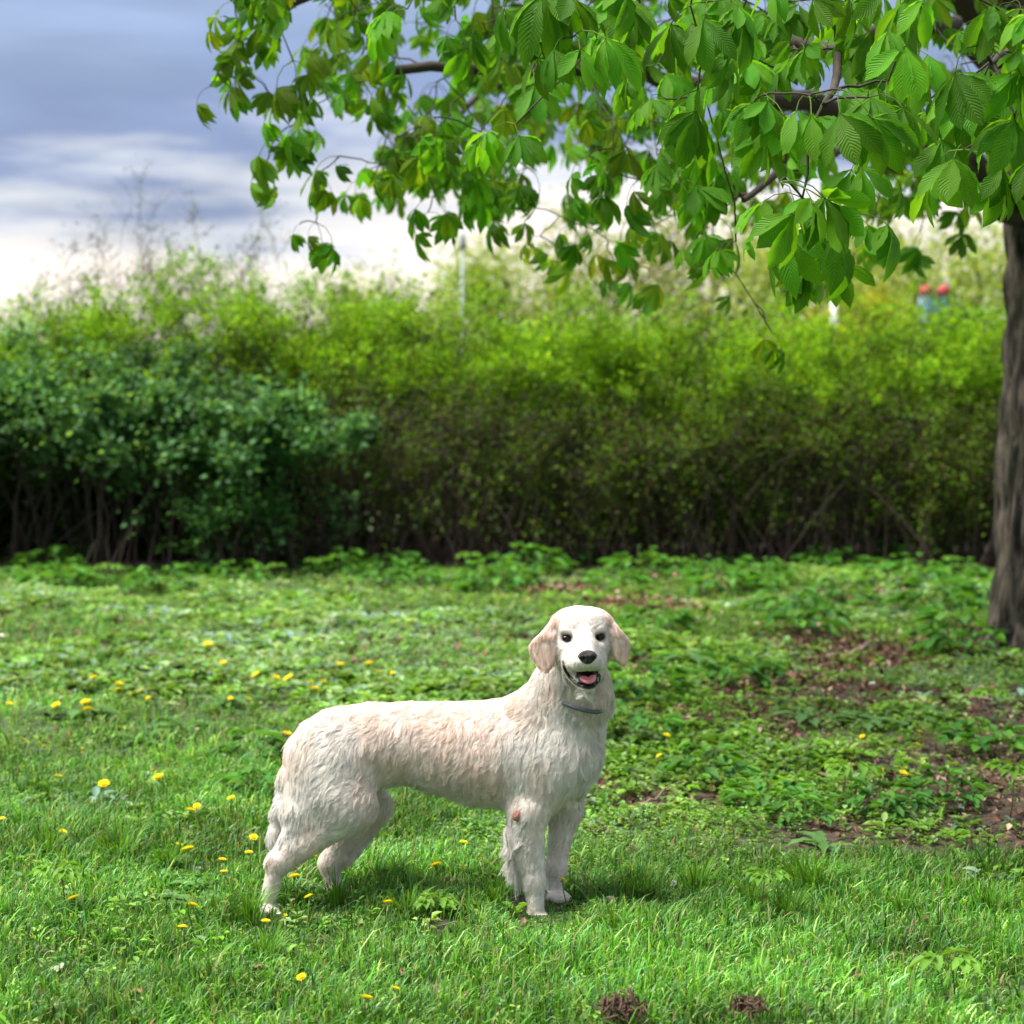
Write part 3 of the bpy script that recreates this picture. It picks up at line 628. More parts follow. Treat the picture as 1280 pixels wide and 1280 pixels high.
# ------------------------------------------------------------------ grass and ground cover
def rand_area(n, y0, y1, margin, rng, power=1.0):
    """points spread evenly over the trapezoid the camera sees, plus a margin on both sides"""
    out = []; tot = 0
    while tot < n:
        y = y0+(y1-y0)*rng.random(n); hw = .2724*y+margin; k = rng.random(n) < hw/(.2724*y1+margin)
        y = y[k]; hw = hw[k]; x = (rng.random(len(y))*2-1)*hw; out.append(np.stack([x, y], -1)); tot += len(y)
    return np.concatenate(out)[:n]
def blades(acc, P, h, w, az, lean, col, twist=None):
    n = len(P); d = np.stack([np.cos(az), np.sin(az), 0*az], -1); s = np.stack([-np.sin(az+.6), np.cos(az+.6), 0*az], -1)
    up = np.array((0, 0, 1.0)); w = w[:, None]; h = h[:, None]; l = lean[:, None]
    b = P-up*.01
    m = P+up*h*.5+d*h*l*.22; m2 = P+up*h*(.86-.12*l)+d*h*l*.6; tp = P+up*h*(1-.32*l*l)+d*h*l*1.1
    V = np.stack([b-s*w*.4, b+s*w*.4, m-s*w*.5, m+s*w*.5, m2-s*w*.32, m2+s*w*.32, tp], 1).reshape(-1, 3)
    i = np.arange(n)[:, None]*7
    acc.add(V, [np.concatenate([i+np.array([[0, 1, 3, 2]]), i+np.array([[2, 3, 5, 4]])]), i+np.array([[4, 5, 6]])], np.repeat(col, 7, 0))
def leaves6(acc, Cn, d, nrm, L, W, col, fold=.25, droop=0.2):
    """pointed oval leaves folded on the midrib"""
    d = unit(d); s = unit(np.cross(d, nrm)); nn = np.cross(s, d); L = L[:, None]; W = W[:, None]
    b = Cn; t = Cn+d*L-nn*L*droop; mid = Cn+d*L*.5
    l1 = Cn+d*L*.3-s*W*.45+nn*W*fold; l2 = Cn+d*L*.68-s*W*.42+nn*W*fold*.7-nn*L*droop*.4
    r1 = Cn+d*L*.3+s*W*.45+nn*W*fold; r2 = Cn+d*L*.68+s*W*.42+nn*W*fold*.7-nn*L*droop*.4
    V = np.stack([b, l1, l2, t, r2, r1], 1).reshape(-1, 3); i = np.arange(len(Cn))[:, None]*6
    acc.add(V, [np.concatenate([i+np.array([[0, 3, 2, 1]]), i+np.array([[0, 5, 4, 3]])])], np.repeat(col, 6, 0))
def leaves4(acc, Cn, d, nrm, L, W, col, fold=.2):
    d = unit(d); s = unit(np.cross(d, nrm)); nn = np.cross(s, d); L = L[:, None]; W = W[:, None]
    V = np.stack([Cn, Cn+d*L*.5-s*W*.5+nn*W*fold, Cn+d*L, Cn+d*L*.5+s*W*.5+nn*W*fold], 1).reshape(-1, 3); i = np.arange(len(Cn))[:, None]*4
    acc.add(V, [np.concatenate([i+np.array([[0, 2, 1]]), i+np.array([[0, 3, 2]])])], np.repeat(col, 4, 0))
def mixcol(rng, n, cols, jit=.15):
    cols = np.array(cols); k = rng.integers(0, len(cols), n); return np.clip(cols[k]*(1+rng.normal(0, jit, (n, 1)))*(1+rng.normal(0, .04, (n, 3))), .004, 1)
def grassiness(x, y):       # 1 lawn, 0 low leafy ground cover
    pxx, pyy = proj(np.stack([x, y, 0*x], -1))
    edge = 1010+70*np.sin(x*1.3+.5)-60*(pxx < 330)
    g = sstep(-60, 60, pyy-edge+160*(n2(x, y, 2.2, 5)-.5))
    left = sstep(330, 60, pxx)*.75*sstep(690, 800, pyy)
    return np.maximum(g, left*(.5+n2(x, y, 3, 8)))
FEET = [D(a, b, c)[:2] for a, b, c in ((670, 1150, -.1), (692, 1122, .07), (338, 1140, -.1), (425, 1115, .08))]
FEET = [(f[0], f[1]-.12) for f in FEET]
def build_lawn():
    g = np.random.default_rng(11); up = np.array((0, 0, 1.0))
    G = [(.090, .27, .018), (.125, .33, .035), (.038, .13, .016), (.28, .45, .12), (.13, .31, .12), (.07, .23, .015)]
    a = Acc()
    # foreground lawn
    for (y0, y1, mar, n, hm, wd) in ((2.9, 6.6, .75, 290000, .049, .0034), (6.6, 13.2, 1.2, 90000, .055, .0046)):
        q = rand_area(n, y0, y1, mar, g); x, y = q[:, 0], q[:, 1]
        gr = grassiness(x, y); tuft = n2(x, y, 6, 1); sl = soil(x, y)
        k = g.random(n) < np.clip((gr*.95+.16)*(.35+1.1*tuft)*(1-.97*sl), 0, 1); x, y, tuft, gr = x[k], y[k], tuft[k], gr[k]; n = len(x)
        h = hm*(.45+.95*tuft)*(.55+.8*g.random(n))*(.6+.4*gr); h *= np.where(g.random(n) < .04, 1.6, 1)
        for fx, fy in FEET: h *= 1-.80*np.exp(-(((x-fx)/.095)**2+((y-fy)/.19)**2)**2)
        az = n2(x, y, 2.3, 9)*9+g.normal(0, 1.9, n)
        c = mixcol(g, n, G, .34)*(.55+.9*n2(x, y, 3.3, 13))[:, None]
        dry = g.random(n) < .055; c[dry] = np.array((.30, .26, .13))*(.6+.6*g.random((dry.sum(), 1)))
        blades(a, np.stack([x, y, gz(x, y)], -1), h, wd*(.6+.9*g.random(n)), az, np.abs(g.normal(.5, .48, n)), c)
    o = obj('lawn_grass', a.mesh('lawn_grass', M_grass)); tag(o, 'bright green blades of lawn grass all over the foreground', 'grass', kind='stuff')
    # ground cover: little rosettes of small leaves
    a = Acc()
    Cc = [(.12, .26, .03), (.16, .31, .05), (.06, .16, .02), (.23, .37, .10), (.14, .25, .10), (.11, .27, .02)]
    for (y0, y1, mar, n, s0, per) in ((3.2, 7.6, .8, 24000, .018, 7), (7.6, 13.6, 1.3, 36000, .027, 6)):
        q = rand_area(n, y0, y1, mar, g); x, y = q[:, 0], q[:, 1]
        gr = grassiness(x, y); sl = soil(x, y); pt = n2(x, y, 4, 21); fk = 1.0
        for fx, fy in FEET: fk = fk*(1-np.exp(-(((x-fx)/.10)**2+((y-fy)/.20)**2)**2))
        k = g.random(n) < np.clip((1.22-gr*1.0)*(.55+.9*pt)*(1-.86*sl), 0.0, 1)*fk; x, y, pt = x[k], y[k], pt[k]; n = len(x)
        typ = n2(x, y, 1.7, 33); sz = s0*np.where(y < 5.4, .72, 1)*(.55+1.0*g.random(n))*(.7+.8*sstep(.45, .75, typ))
        hh = .018+.05*pt*g.random(n)
        cb = mixcol(g, n, Cc, .22)*(.72+.5*n2(x, y, 2.6, 41))[:, None]
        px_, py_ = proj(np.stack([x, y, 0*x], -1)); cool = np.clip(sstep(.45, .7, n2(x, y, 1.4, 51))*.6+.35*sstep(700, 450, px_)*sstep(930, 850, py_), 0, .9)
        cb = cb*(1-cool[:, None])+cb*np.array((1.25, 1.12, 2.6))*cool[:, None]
        for j in range(per):
            az = g.random(n)*2*math.pi; el = g.uniform(.05, .8, n)
            d = np.stack([np.cos(az)*np.cos(el), np.sin(az)*np.cos(el), np.sin(el)], -1)
            P = np.stack([x, y, gz(x, y)+hh*(.2+.9*g.random(n))], -1)+d*np.array((1, 1, 0))*(sz*.6*g.random(n))[:, None]
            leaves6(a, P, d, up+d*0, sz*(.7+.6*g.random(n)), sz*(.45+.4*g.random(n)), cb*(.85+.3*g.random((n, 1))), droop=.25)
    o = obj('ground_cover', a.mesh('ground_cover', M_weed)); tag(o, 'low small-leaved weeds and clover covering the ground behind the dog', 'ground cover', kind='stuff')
    # dead leaf bits, bark chips and twigs on the bare soil
    a = Acc(); n = 110000; q = rand_area(n, 4.2, 13.5, 1.2, g); x, y = q[:, 0], q[:, 1]; sl = soil(x, y)
    k = (g.random(n) < sl*.95+.06) & ((y > 5.4) | (g.random(n) < .12)); x, y = x[k], y[k]; n = len(x)
    az = g.random(n)*6.28; el = g.normal(0, .35, n); el = g.normal(0, .55, n); d = np.stack([np.cos(az)*np.cos(el), np.sin(az)*np.cos(el), np.sin(el)], -1)
    c = mixcol(g, n, [(.16, .085, .05), (.10, .058, .035), (.26, .15, .10), (.04, .024, .018), (.42, .29, .22), (.14, .068, .045), (.08, .04, .03)], .2)
    s = g.uniform(.010, .038, n)*(1+.5*(y > 8)); nrm = np.stack([g.normal(0, .4, n), g.normal(0, .4, n), np.ones(n)], -1)
    leaves4(a, np.stack([x, y, gz(x, y)+.006+.01*g.random(n)], -1), d, nrm, s, s*g.uniform(.2, .7, n), c, .35)
    m = leafmat('dead litter', .85, .08, spec=.15)
    o = obj('leaf_litter', a.mesh('leaf_litter', m)); tag(o, 'reddish brown leaf litter and bark chips on the bare soil patches', 'leaf litter', kind='stuff')
build_lawn()

# ------------------------------------------------------------------ dandelions
def lin(r, g, b): return tuple(((c/255+.055)/1.055)**2.4 if c > 10 else c/255/12.92 for c in (r, g, b))
m_yel = leafmat('dandelion petal', .6, .25, tint=(1, 1, 1)); m_stem = simple('dandelion stem', (.16, .24, .07), .5, var=.2, bscale=20)
def flower_meshes(kind, seed):
    g = np.random.default_rng(seed); a = Acc()
    n = 70 if kind == 'open' else 30; R0 = .019 if kind == 'open' else .0085
    fr = np.sqrt((np.arange(n)+.5)/n); th = np.arange(n)*2.39996
    el = (1.25-1.1*fr) if kind == 'open' else (1.5-.35*fr)
    d = np.stack([np.cos(th)*np.cos(el), np.sin(th)*np.cos(el), np.sin(el)], -1)
    base = np.stack([np.cos(th)*fr*.004, np.sin(th)*fr*.004, 0*fr], -1)
    L = (R0*(.55+.45*fr) if kind == 'open' else np.full(n, .014))*(.9+.2*g.random(n))
    c = np.array((.90, .76, .012))*(1-fr[:, None]*0)+g.normal(0, .02, (n, 3))
    leaves4(a, base, d, np.array((0, 0, 1.0))+d*0+.01, L, L*.28+.0008, np.clip(c*np.array((1, 1-.12*(1-1), 1)), .004, 1), .1)
    head = a.mesh('flower_head', m_yel)
    th = np.linspace(0, 1, 5); V, F = tube(np.stack([0*th, 0*th, -.010+th*.010], -1), [.002, .004, .0048, .0045, .0035], 8)
    b = Acc(); b.add(V, F, np.array((.07, .14, .03))); cal = b.mesh('bud_base', m_stem, True)
    return head, cal
FM = [flower_meshes('open', 1), flower_meshes('open', 2), flower_meshes('closed', 3)]
STEMS = []
for i in range(4):
    t = np.linspace(0, 1, 6); b_ = .012*(i-1.5)
    V, F = tube(np.stack([b_*(1-t)**2, .01*np.sin(t*2+i)*(1-t), -1+t], -1)*np.array((1, 1, 1)), .0018, 6); a = Acc(); a.add(V, F); STEMS.append(a.mesh('stem', m_stem, True))
def dandelion(px, py, s, label, kind='open', h=None):
    g = random; h = h or g.uniform(.045, .085)
    Yv = ground_at(px, py)[1]; Yv = Yv*(1-h/CAM_H)      # head sits h above the soil on the same sight line
    P = at(px, py, Yv); P[2] = max(P[2], gz(P[0], P[1])+.035); h = P[2]-gz(P[0], P[1])
    r = empty('dandelion', (P[0], P[1], P[2]-h)); r.rotation_euler[2] = g.uniform(0, 6.28)
    tag(r, label, 'dandelion', 'yellow dandelions in the lawn')
    hd, cal = FM[2] if kind == 'closed' else FM[g.randrange(2)]
    k = 1.05*s/(.038*FPX/Yv); k = max(.6, min(1.7, k))
    ho = obj('flower_head', hd, r, (0, 0, h)); ho.scale = (k, k, k); ho.rotation_euler = (g.uniform(-.5, .5), g.uniform(-.5, .5), 0)
    co = obj('bud_base', cal, r, (0, 0, h)); co.scale = (k, k, k); co.rotation_euler = ho.rotation_euler
    so = obj('stem', STEMS[g.randrange(4)], r, (0, 0, h-.006*k)); so.scale = (1, 1, h)
for a in [
    (91, 1124, 17, 'large dandelion alone in the left foreground grass'), (458, 1248, 18, 'lowest large dandelion in the grass below the dog'),
    (240, 1132, 16, 'dandelion by grey lobed leaves, left of the near hind paw'), (228, 1159, 8, 'small dandelion by a dark clod left of the hind paw'),
    (332, 1152, 12, 'dandelion just below the near hind paw'), (356, 1146, 7, 'tiny dandelion to the right of the near hind paw', 'closed'),
    (368, 1096, 14, 'dandelion between the two hind legs, upper one'), (386, 1121, 12, 'dandelion between the two hind legs, lower one'),
    (391, 1070, 12, 'dandelion right behind the near hock'), (485, 1128, 12, 'dandelion under the belly, alone in tall grass'),
    (545, 1082, 16, 'double-sized dandelion under the middle of the belly'), (579, 1053, 9, 'small dandelion under the chest on a pale stem'),
    (601, 1075, 7, 'unopened dandelion bud under the chest', 'closed'), (703, 1100, 11, 'dandelion just right of the far front paw'),
    (377, 1222, 12, 'dandelion in the bottom grass left of centre'), (494, 1236, 9, 'small dandelion with brown seed remains near the bottom'),
    (238, 1014, 16, 'pair head of dandelion, left one, level with the tail'), (246, 1008, 10, 'small dandelion touching a larger one, level with the tail'),
    (235, 1062, 17, 'dandelion in a close pair left of the hind leg, right one'), (224, 1056, 10, 'dandelion in a close pair left of the hind leg, left one'),
    (278, 1075, 11, 'lone dandelion left of the hock, lower right of a pair'), (280, 1090, 8, 'small dandelion below another, left of the hock'),
    (317, 1047, 11, 'dandelion touching the tail fringe'), (311, 1066, 9, 'dandelion beside the tail tip'), (289, 998, 10, 'dandelion left of the tail among broad weeds'),
    (130, 980, 14, 'dandelion on a pale bent stem, left of the dog'), (198, 972, 14, 'dandelion with a dark bud beside it, left of the dog'),
    (190, 963, 7, 'small bud touching a dandelion, left of the dog', 'closed'), (73, 971, 12, 'dandelion at far left, level with the dog\'s belly'),
    (78, 1040, 11, 'dandelion on a pale stalk in the left grass'), (2, 1024, 9, 'dandelion cut by the left edge of the photo'),
    (359, 918, 15, 'dandelion touching the dog\'s rump'), (12, 880, 9, 'blurred dandelion nearest the left edge'), (70, 882, 12, 'blurred dandelion in a row of three at left'),
    (107, 878, 13, 'blurred dandelion, upper of a touching pair at left'), (110, 887, 12, 'blurred dandelion, lower of a touching pair at left'),
    (117, 847, 11, 'blurred dandelion above the touching pair'), (149, 855, 11, 'blurred dandelion right of the touching pair, upper'),
    (147, 862, 8, 'blurred dandelion under another, right of the touching pair'), (260, 806, 12, 'farthest large blurred dandelion left of the dog'),
    (279, 830, 10, 'blurred dandelion below the farthest one'), (320, 844, 12, 'blurred dandelion, leftmost of the cluster above the rump'),
    (345, 847, 10, 'blurred dandelion in the cluster above the rump, second from left'), (361, 848, 14, 'blurred dandelion in the cluster above the rump, third from left'),
    (388, 853, 9, 'blurred dandelion in the cluster above the back, small'), (394, 861, 13, 'blurred dandelion lowest in the cluster above the back'),
    (404, 853, 11, 'blurred dandelion in the cluster above the back, right of centre'), (426, 831, 12, 'blurred dandelion above the back, upper left of a pair'),
    (461, 830, 13, 'blurred dandelion above the back, upper right of a pair'), (473, 840, 9, 'faint yellow dandelion above the back'), (491, 842, 9, 'rightmost dandelion above the back'),
    (310, 874, 9, 'blurred dandelion just left of the rump'), (288, 873, 7, 'pale blurred dandelion left of the rump'), (185, 873, 8, 'faint dandelion in the middle of the left weeds'),
    (833, 919, 9, 'dandelion on a long pale stem right of the dog\'s neck', 'open', .11), (824, 945, 8, 'dandelion right of the dog\'s chest, low'),
    (1129, 967, 12, 'largest dandelion on the right, beside bare soil'), (1104, 963, 7, 'closed dandelion on a bent stalk, right side', 'closed', .1),
    (1147, 931, 9, 'dandelion at right among broad leaves, lower'), (1149, 915, 8, 'dandelion at right among broad leaves, upper'), (1078, 921, 7, 'small dandelion at right, left of the broad leaves'),
    (962, 880, 7, 'faint dandelion in the weeds right of the head'), (1205, 1128, 8, 'yellow bud under a pale leaf at lower right', 'closed'),
    (55, 933, 7, 'closed bud at left above the belly level', 'closed'), (103, 937, 6, 'pale bud left of the dog, small', 'closed'), (128, 963, 6, 'bud just above the bent-stem dandelion', 'closed')]:
    dandelion(*a)

# ------------------------------------------------------------------ single weeds, seedlings and litter one can point at
def weed_mesh(kind, seed):
    g = np.random.default_rng(seed); a = Acc()
    if kind == 'dandelion_leaves':             # a rosette of long toothed leaves
        for i in range(g.integers(7, 11)):
            az = i*2.4+g.normal(0, .3); el = g.uniform(.25, .9); L = g.uniform(.09, .16); nseg = 9
            s = np.linspace(0, 1, nseg); r = L*s*np.cos(el*(1-.75*s)); z = L*s*np.sin(el*(1-s*.9))
            w = .004+.017*np.sin(np.pi*s**1.1)**.8; w[1::2] *= .45; w[-1] = .001
            d = np.array((math.cos(az), math.sin(az), 0)); sd = np.array((-d[1], d[0], 0)); M0 = r[:, None]*d+z[:, None]*np.array((0, 0, 1))
            V = np.concatenate([M0-sd*w[:, None]+[0, 0, .004], M0, M0+sd*w[:, None]+[0, 0, .004]]); k = np.arange(nseg-1)[:, None]
            F = np.concatenate([k+np.array([[0, nseg, nseg+1, 1]]), k+np.array([[nseg, 2*nseg, 2*nseg+1, nseg+1]])])
            a.add(V, [F], np.array((.085, .19, .05))*g.uniform(.8, 1.3))
    elif kind == 'seedling':                   # chestnut seedling: a stem and one or two hands of leaflets
        h = g.uniform(.09, .15)
        V, F = tube(bez(np.zeros(3), np.array((.01, 0, h*.6)), np.array((.015, .01, h)), 5), .0017, 5); a.add(V, F, np.array((.13, .12, .05)))
        for j in range(3):
            cz = np.array((.015, .01, h))+np.array((math.cos(j*2.1), math.sin(j*2.1), .25))*.035
            V, F = tube(np.array([(.015, .01, h-.002), cz]), .0012, 4); a.add(V, F, np.array((.13, .16, .05)))
            n = 5; az = j*2.1+(np.arange(n)-2)*.75; d = np.stack([np.cos(az), np.sin(az), np.full(n, -.15)], -1)
            leaves6(a, np.repeat(cz[None], n, 0), d, np.tile((0, 0, 1.0), (n, 1)), .06*(1-.12*np.abs(np.arange(n)-2))*g.uniform(.8, 1.1), np.full(n, .026), np.tile(np.array((.12, .27, .03))*g.uniform(.85, 1.2), (n, 1)), droop=.3)
    elif kind == 'broad':                      # leafy clump of pointed leaves on short stems
        n = 60; az = g.random(n)*6.28; r = .11*np.sqrt(g.random(n)); z = .03+.11*g.random(n)*(1-r/.16)
        P = np.stack([np.cos(az)*r, np.sin(az)*r, z], -1); az2 = az+g.normal(0, .6, n); el = g.uniform(-.2, .6, n)
        leaves6(a, P, np.stack([np.cos(az2), np.sin(az2), np.sin(el)], -1), np.tile((0, 0, 1.0), (n, 1)), g.uniform(.03, .065, n), g.uniform(.02, .036, n), mixcol(g, n, [(.06, .2, .03), (.09, .24, .03), (.05, .15, .03)]), droop=.3)
        for i in range(14):
            V, F = tube(np.array([(0, 0, 0), P[i]]), .0015, 4); a.add(V, F, np.array((.1, .15, .04)))
    else:                                      # tuft of long coarse grass
        n = 70; az = g.random(n)*6.28; r = .03*np.sqrt(g.random(n)); P = np.stack([np.cos(az)*r, np.sin(az)*r, 0*r], -1)
        blades(a, P, g.uniform(.05, .12, n), g.uniform(.003, .006, n), az, np.abs(g.normal(.55, .25, n)), mixcol(g, n, [(.07, .19, .02), (.09, .24, .02), (.13, .29, .04)]))
    return a.mesh(kind, M_weed)
WM = {k: [weed_mesh(k, 50+i+7*j) for i in range(3)] for j, k in enumerate(('dandelion_leaves', 'seedling', 'broad', 'tuft'))}
LAND = [('the dog\'s near front paw', 668, 1150), ('the near hind paw', 338, 1138), ('the dog\'s belly', 540, 1100), ('the dog\'s rump', 350, 930), ('the dog\'s head', 725, 820), ('the tree trunk', 1265, 780),
        ('the hedge foot, left half', 300, 722), ('the hedge foot, right half', 980, 712), ('the bottom left corner', 60, 1230), ('the bottom right corner', 1230, 1230), ('the large bare soil patch', 1085, 1040), ('the small soil patch behind the chest', 860, 1000),
        ('the left edge', 10, 950), ('the bottom edge middle', 640, 1270), ('the stick on the soil', 1070, 822), ('the lower right seedling', 950, 1150), ('the blue-green bushes', 120, 725), ('the right edge', 1275, 960)]
USED = set()
def where(base, px, py):
    L = sorted(LAND, key=lambda l: (l[1]-px)**2+(2.2*(l[2]-py))**2)
    for n_, x, y in L:
        dx, dy = px-x, py-y; d = ('right of' if dx > 0 else 'left of') if abs(dx) > 1.3*abs(dy) else ('in front of' if dy > 0 else 'behind')
        for q in ('just '+d, 'a little farther '+d) if abs(dx)+abs(dy) < 220 else ('well '+d,):
            t = f'{base} {q} {n_}'
            if t not in USED: USED.add(t); return t
    return base
def weed(kind, name, px, py, sc, label, group, wi=[0]):
    P = ground_at(px, py); wi[0] += 1
    o = obj(name, WM[kind][wi[0] % 3], None, P); o.scale = (sc, sc, sc); o.rotation_euler[2] = random.uniform(0, 6.28); tag(o, where(label[1:], px, py) if label[0] == '*' else label, 'weed', group)
for a in [('seedling', 'tree_seedling', 1050, 1012, 1.3, 'yellow-green seedling on bare soil right of the dog'), ('seedling', 'tree_seedling', 1262, 1030, 1.3, 'seedling with drooping leaflets at the right edge by the soil'),
          ('seedling', 'tree_seedling', 950, 1150, .85, 'tall thin seedling in the grass at lower right'), ('seedling', 'tree_seedling', 1196, 1262, 1.0, 'big pale seedling in the bottom right corner'),
          ('seedling', 'tree_seedling', 535, 1175, .75, 'seedling in the grass just below the belly'), ('seedling', 'tree_seedling', 84, 1150, .9, 'light seedling beside the lone foreground dandelion'),
          ('seedling', 'tree_seedling', 1240, 905, 1.2, 'blurred seedling by the trunk foot'), ('seedling', 'tree_seedling', 400, 728, 1.1, 'blurred bright seedling at the hedge foot, above the rump'),
          ('seedling', 'tree_seedling', 345, 728, .95, 'blurred seedling at the hedge foot, left of another'), ('seedling', 'tree_seedling', 585, 718, 1.3, 'largest blurred seedling at the hedge foot in the middle'),
          ('seedling', 'tree_seedling', 848, 722, 1.0, 'seedling before the dark hedge foot, right of the dog\'s head'), ('seedling', 'tree_seedling', 1190, 718, .9, 'seedling in the shade left of the trunk'),
          ('seedling', 'tree_seedling', 40, 735, 1.0, 'yellowish seedling before the hedge at far left'), ('seedling', 'tree_seedling', 130, 738, 1.4, 'tall pale seedling against the dark hedge gap at left')]:
    weed(*a, 'tree seedlings in the grass')
for a in [(180, 930, 1.3), (100, 900, 1.5), (278, 880, 1.5), (262, 1120, 1.15), (250, 1140, 1.0), (1080, 905, 1.5), (1140, 900, 1.6), (1010, 905, 1.5), (860, 830, 1.9), (925, 940, 1.2), (1030, 1060, 1.0), (810, 965, 1.3),
          (1212, 1128, 1.0), (90, 733, 2.4), (1060, 900, 1.3), (230, 905, 1.3), (480, 1215, .9), (1230, 1090, 1.0)]:
    weed('dandelion_leaves', 'dandelion_leaves', *a, '*toothed dandelion leaves', 'leaf rosettes')
k_ = 0
for a in [(1225, 800, 2.3), (1195, 822, 1.8), (1170, 770, 2.2), (1250, 760, 2.4), (1010, 800, 1.9), (985, 770, 1.9), (700, 712, 2.4), (770, 716, 2.2), (950, 715, 2.4), (1020, 708, 2.2), (1100, 712, 2.2), (430, 725, 1.8), (520, 722, 1.9),
          (640, 720, 2.0), (200, 745, 1.8), (900, 745, 2.0), (820, 790, 1.6), (1050, 760, 1.8), (960, 1010, 1.1), (1100, 1020, 1.1), (885, 975, 1.2), (790, 930, 1.3), (1240, 945, 1.4), (1180, 1010, 1.1), (800, 880, 1.6), (920, 860, 1.6), (320, 960, 1.2), (330, 1000, 1.0),
          (1140, 700, 2.2), (660, 700, 2.2), (880, 705, 2.2), (480, 705, 2.2), (1000, 1030, .9)]:
    if a[1] < 740: a = (a[0], a[1]+random.uniform(-2, 22), a[2]*random.uniform(.6, 1.15))
    weed('broad', 'leafy_weed', *a, '*leafy green weed clump', 'leafy weed clumps')
for i in range(34):
    a = (random.uniform(-20, 1235), random.uniform(702, 742), random.uniform(.7, 2.1)); weed('broad', 'leafy_weed', *a, '*leafy weed', 'leafy weed clumps')
for i in range(20):
    a = (random.choice((random.uniform(20, 300), random.uniform(400, 620), random.uniform(760, 1260))), random.uniform(1015, 1275), random.uniform(.25, .5)); weed('broad', 'small_weed', *a, '*small broad-leaved weed', 'small weeds in the lawn')
for a in [(1020, 1120, 1.15), (1000, 1110, 1.0), (985, 1150, .9), (870, 1110, 1.0), (800, 1120, 1.0), (210, 1090, 1.1), (150, 1080, 1.1), (310, 1150, 1.0), (620, 1140, .9), (770, 1180, .9), (510, 1150, .9), (330, 1200, .9), (1130, 1150, .8), (1240, 1150, .9), (60, 1080, 1), (420, 1130, .85), (940, 1130, .9)]:
    weed('tuft', 'grass_tuft', *a, '*dark coarse grass tuft', 'coarse grass tufts')

def litter():
    g = np.random.default_rng(5); m = simple('dry brown litter', (.085, .045, .03), .85, .4, 120, var=.4)
    def clump(px, py, s, label):
        a = Acc(); n = 90
        for i in range(n):
            az, el = g.random()*6.28, g.uniform(-.1, 1.2); c = np.array((math.cos(az)*math.cos(el), math.sin(az)*math.cos(el), math.sin(el)*.7))*s*g.uniform(.3, 1)
            d = unit(g.normal(0, 1, 3)); V, F = tube(np.array([c-d*s*.3, c+g.normal(0, s*.05, 3), c+d*s*.3]), [s*.03, s*.05, s*.02], 4, False); a.add(V, F)
        P = ground_at(px, py+30)+np.array((0, 0, .050)); o = obj('dry_clump', a.mesh('dry_clump', m), None, P); tag(o, label, 'dry plant clump')
    clump(777, 1275, .055, 'dark reddish dry clump at the bottom edge, below the front paw'); clump(935, 1278, .042, 'brown dry clump at the bottom edge, right of the larger one')
    mb = leafmat('fallen leaf', .7, .1)
    def fallen(px, py, s, col, label, nm='fallen_leaf', zz=.035):
        a = Acc(); n = 5; az = np.linspace(-1.2, 1.2, n)+g.random()*6; d = np.stack([np.cos(az), np.sin(az), g.uniform(.0, .5, n)], -1)
        leaves6(a, np.zeros((n, 3)), d, np.tile((0, -.3, 1.0), (n, 1)), s*g.uniform(.7, 1.1, n), np.full(n, s*.5), np.tile(np.array(col), (n, 1))*g.uniform(.7, 1.2, (n, 1)), droop=.3)
        P = ground_at(px, py)+np.array((0, 0, zz)); o = obj(nm, a.mesh(nm, mb), None, P); tag(o, label, 'leaf')
    fallen(163, 1262, .030, (.28, .12, .07), 'curled reddish brown leaf at the bottom left'); fallen(320, 1228, .02, (.2, .13, .08), 'small brown leaf by dead twigs at the bottom, left of centre')
    fallen(497, 1232, .022, (.17, .09, .06), 'shrivelled brown leaf above the small bottom dandelion'); fallen(1073, 1243, .026, (.20, .08, .04), 'curled rust brown leaf at lower right')
    fallen(78, 1226, .026, (.30, .36, .22), 'pale underside-up leaf in the lower left grass'); fallen(1222, 1112, .045, (.17, .25, .15), 'large pale lobed leaf turned up, at lower right')
    fallen(768, 1140, .022, (.4, .29, .22), 'pale pinkish dry leaf right of the front paws'); fallen(985, 1222, .02, (.30, .2, .12), 'small tan leaf in the lower right grass')
    fallen(1160, 1165, .022, (.16, .08, .05), 'dark brown leaf lying right of the centre grass'); fallen(245, 1100, .026, (.38, .38, .30), 'whitish dry leaf left of the hind leg')
    fallen(845, 1112, .018, (.26, .27, .26), 'greyish leaf flake right of the far paw'); fallen(3, 800, .05, (.7, .66, .6), 'white blurred scrap at the left edge')
    fallen(1093, 865, .028, (.75, .75, .7), 'white fleck in the weeds left of the trunk'); fallen(600, 1180, .02, (.14, .08, .05), 'dark brown leaf bit below the belly', zz=.03)
    ms = simple('bare stick', (.24, .17, .14), .8, .3, 60)
    for p0, p1, r, lab in [((1035, 828), (1100, 818), .012, 'pinkish bare stick lying on the soil left of the trunk'), ((850, 1000), (800, 1012), .006, 'thin stick on the soil behind the front legs'),
                           ((1085, 1005), (1075, 1020), .004, 'short pale stick in the soil at right'), ((145, 738), (170, 750), .012, 'brown stick before the hedge at left'), ((1245, 880), (1190, 873), .007, 'thin twig lying near the trunk foot')]:
        A, B = ground_at(*p0), ground_at(*p1); A[2] += .02; B[2] += .03; t = np.linspace(0, 1, 9)[:, None]
        P = A+(B-A)*t+g.normal(0, .12*r*4, (9, 3)); V, F = tube(P, r*np.linspace(1, .5, 9), 8); a = Acc(); a.add(V, F)
        A2 = P[5]; V, F = tube(np.array([A2, A2+np.array((.03, .03, .03)), A2+np.array((.08, .04, .05))])*1.0, [r*.6, r*.4, r*.2], 6); a.add(V, F)
        o = obj('stick', a.mesh('stick', ms, True)); tag(o, lab, 'stick')
litter()

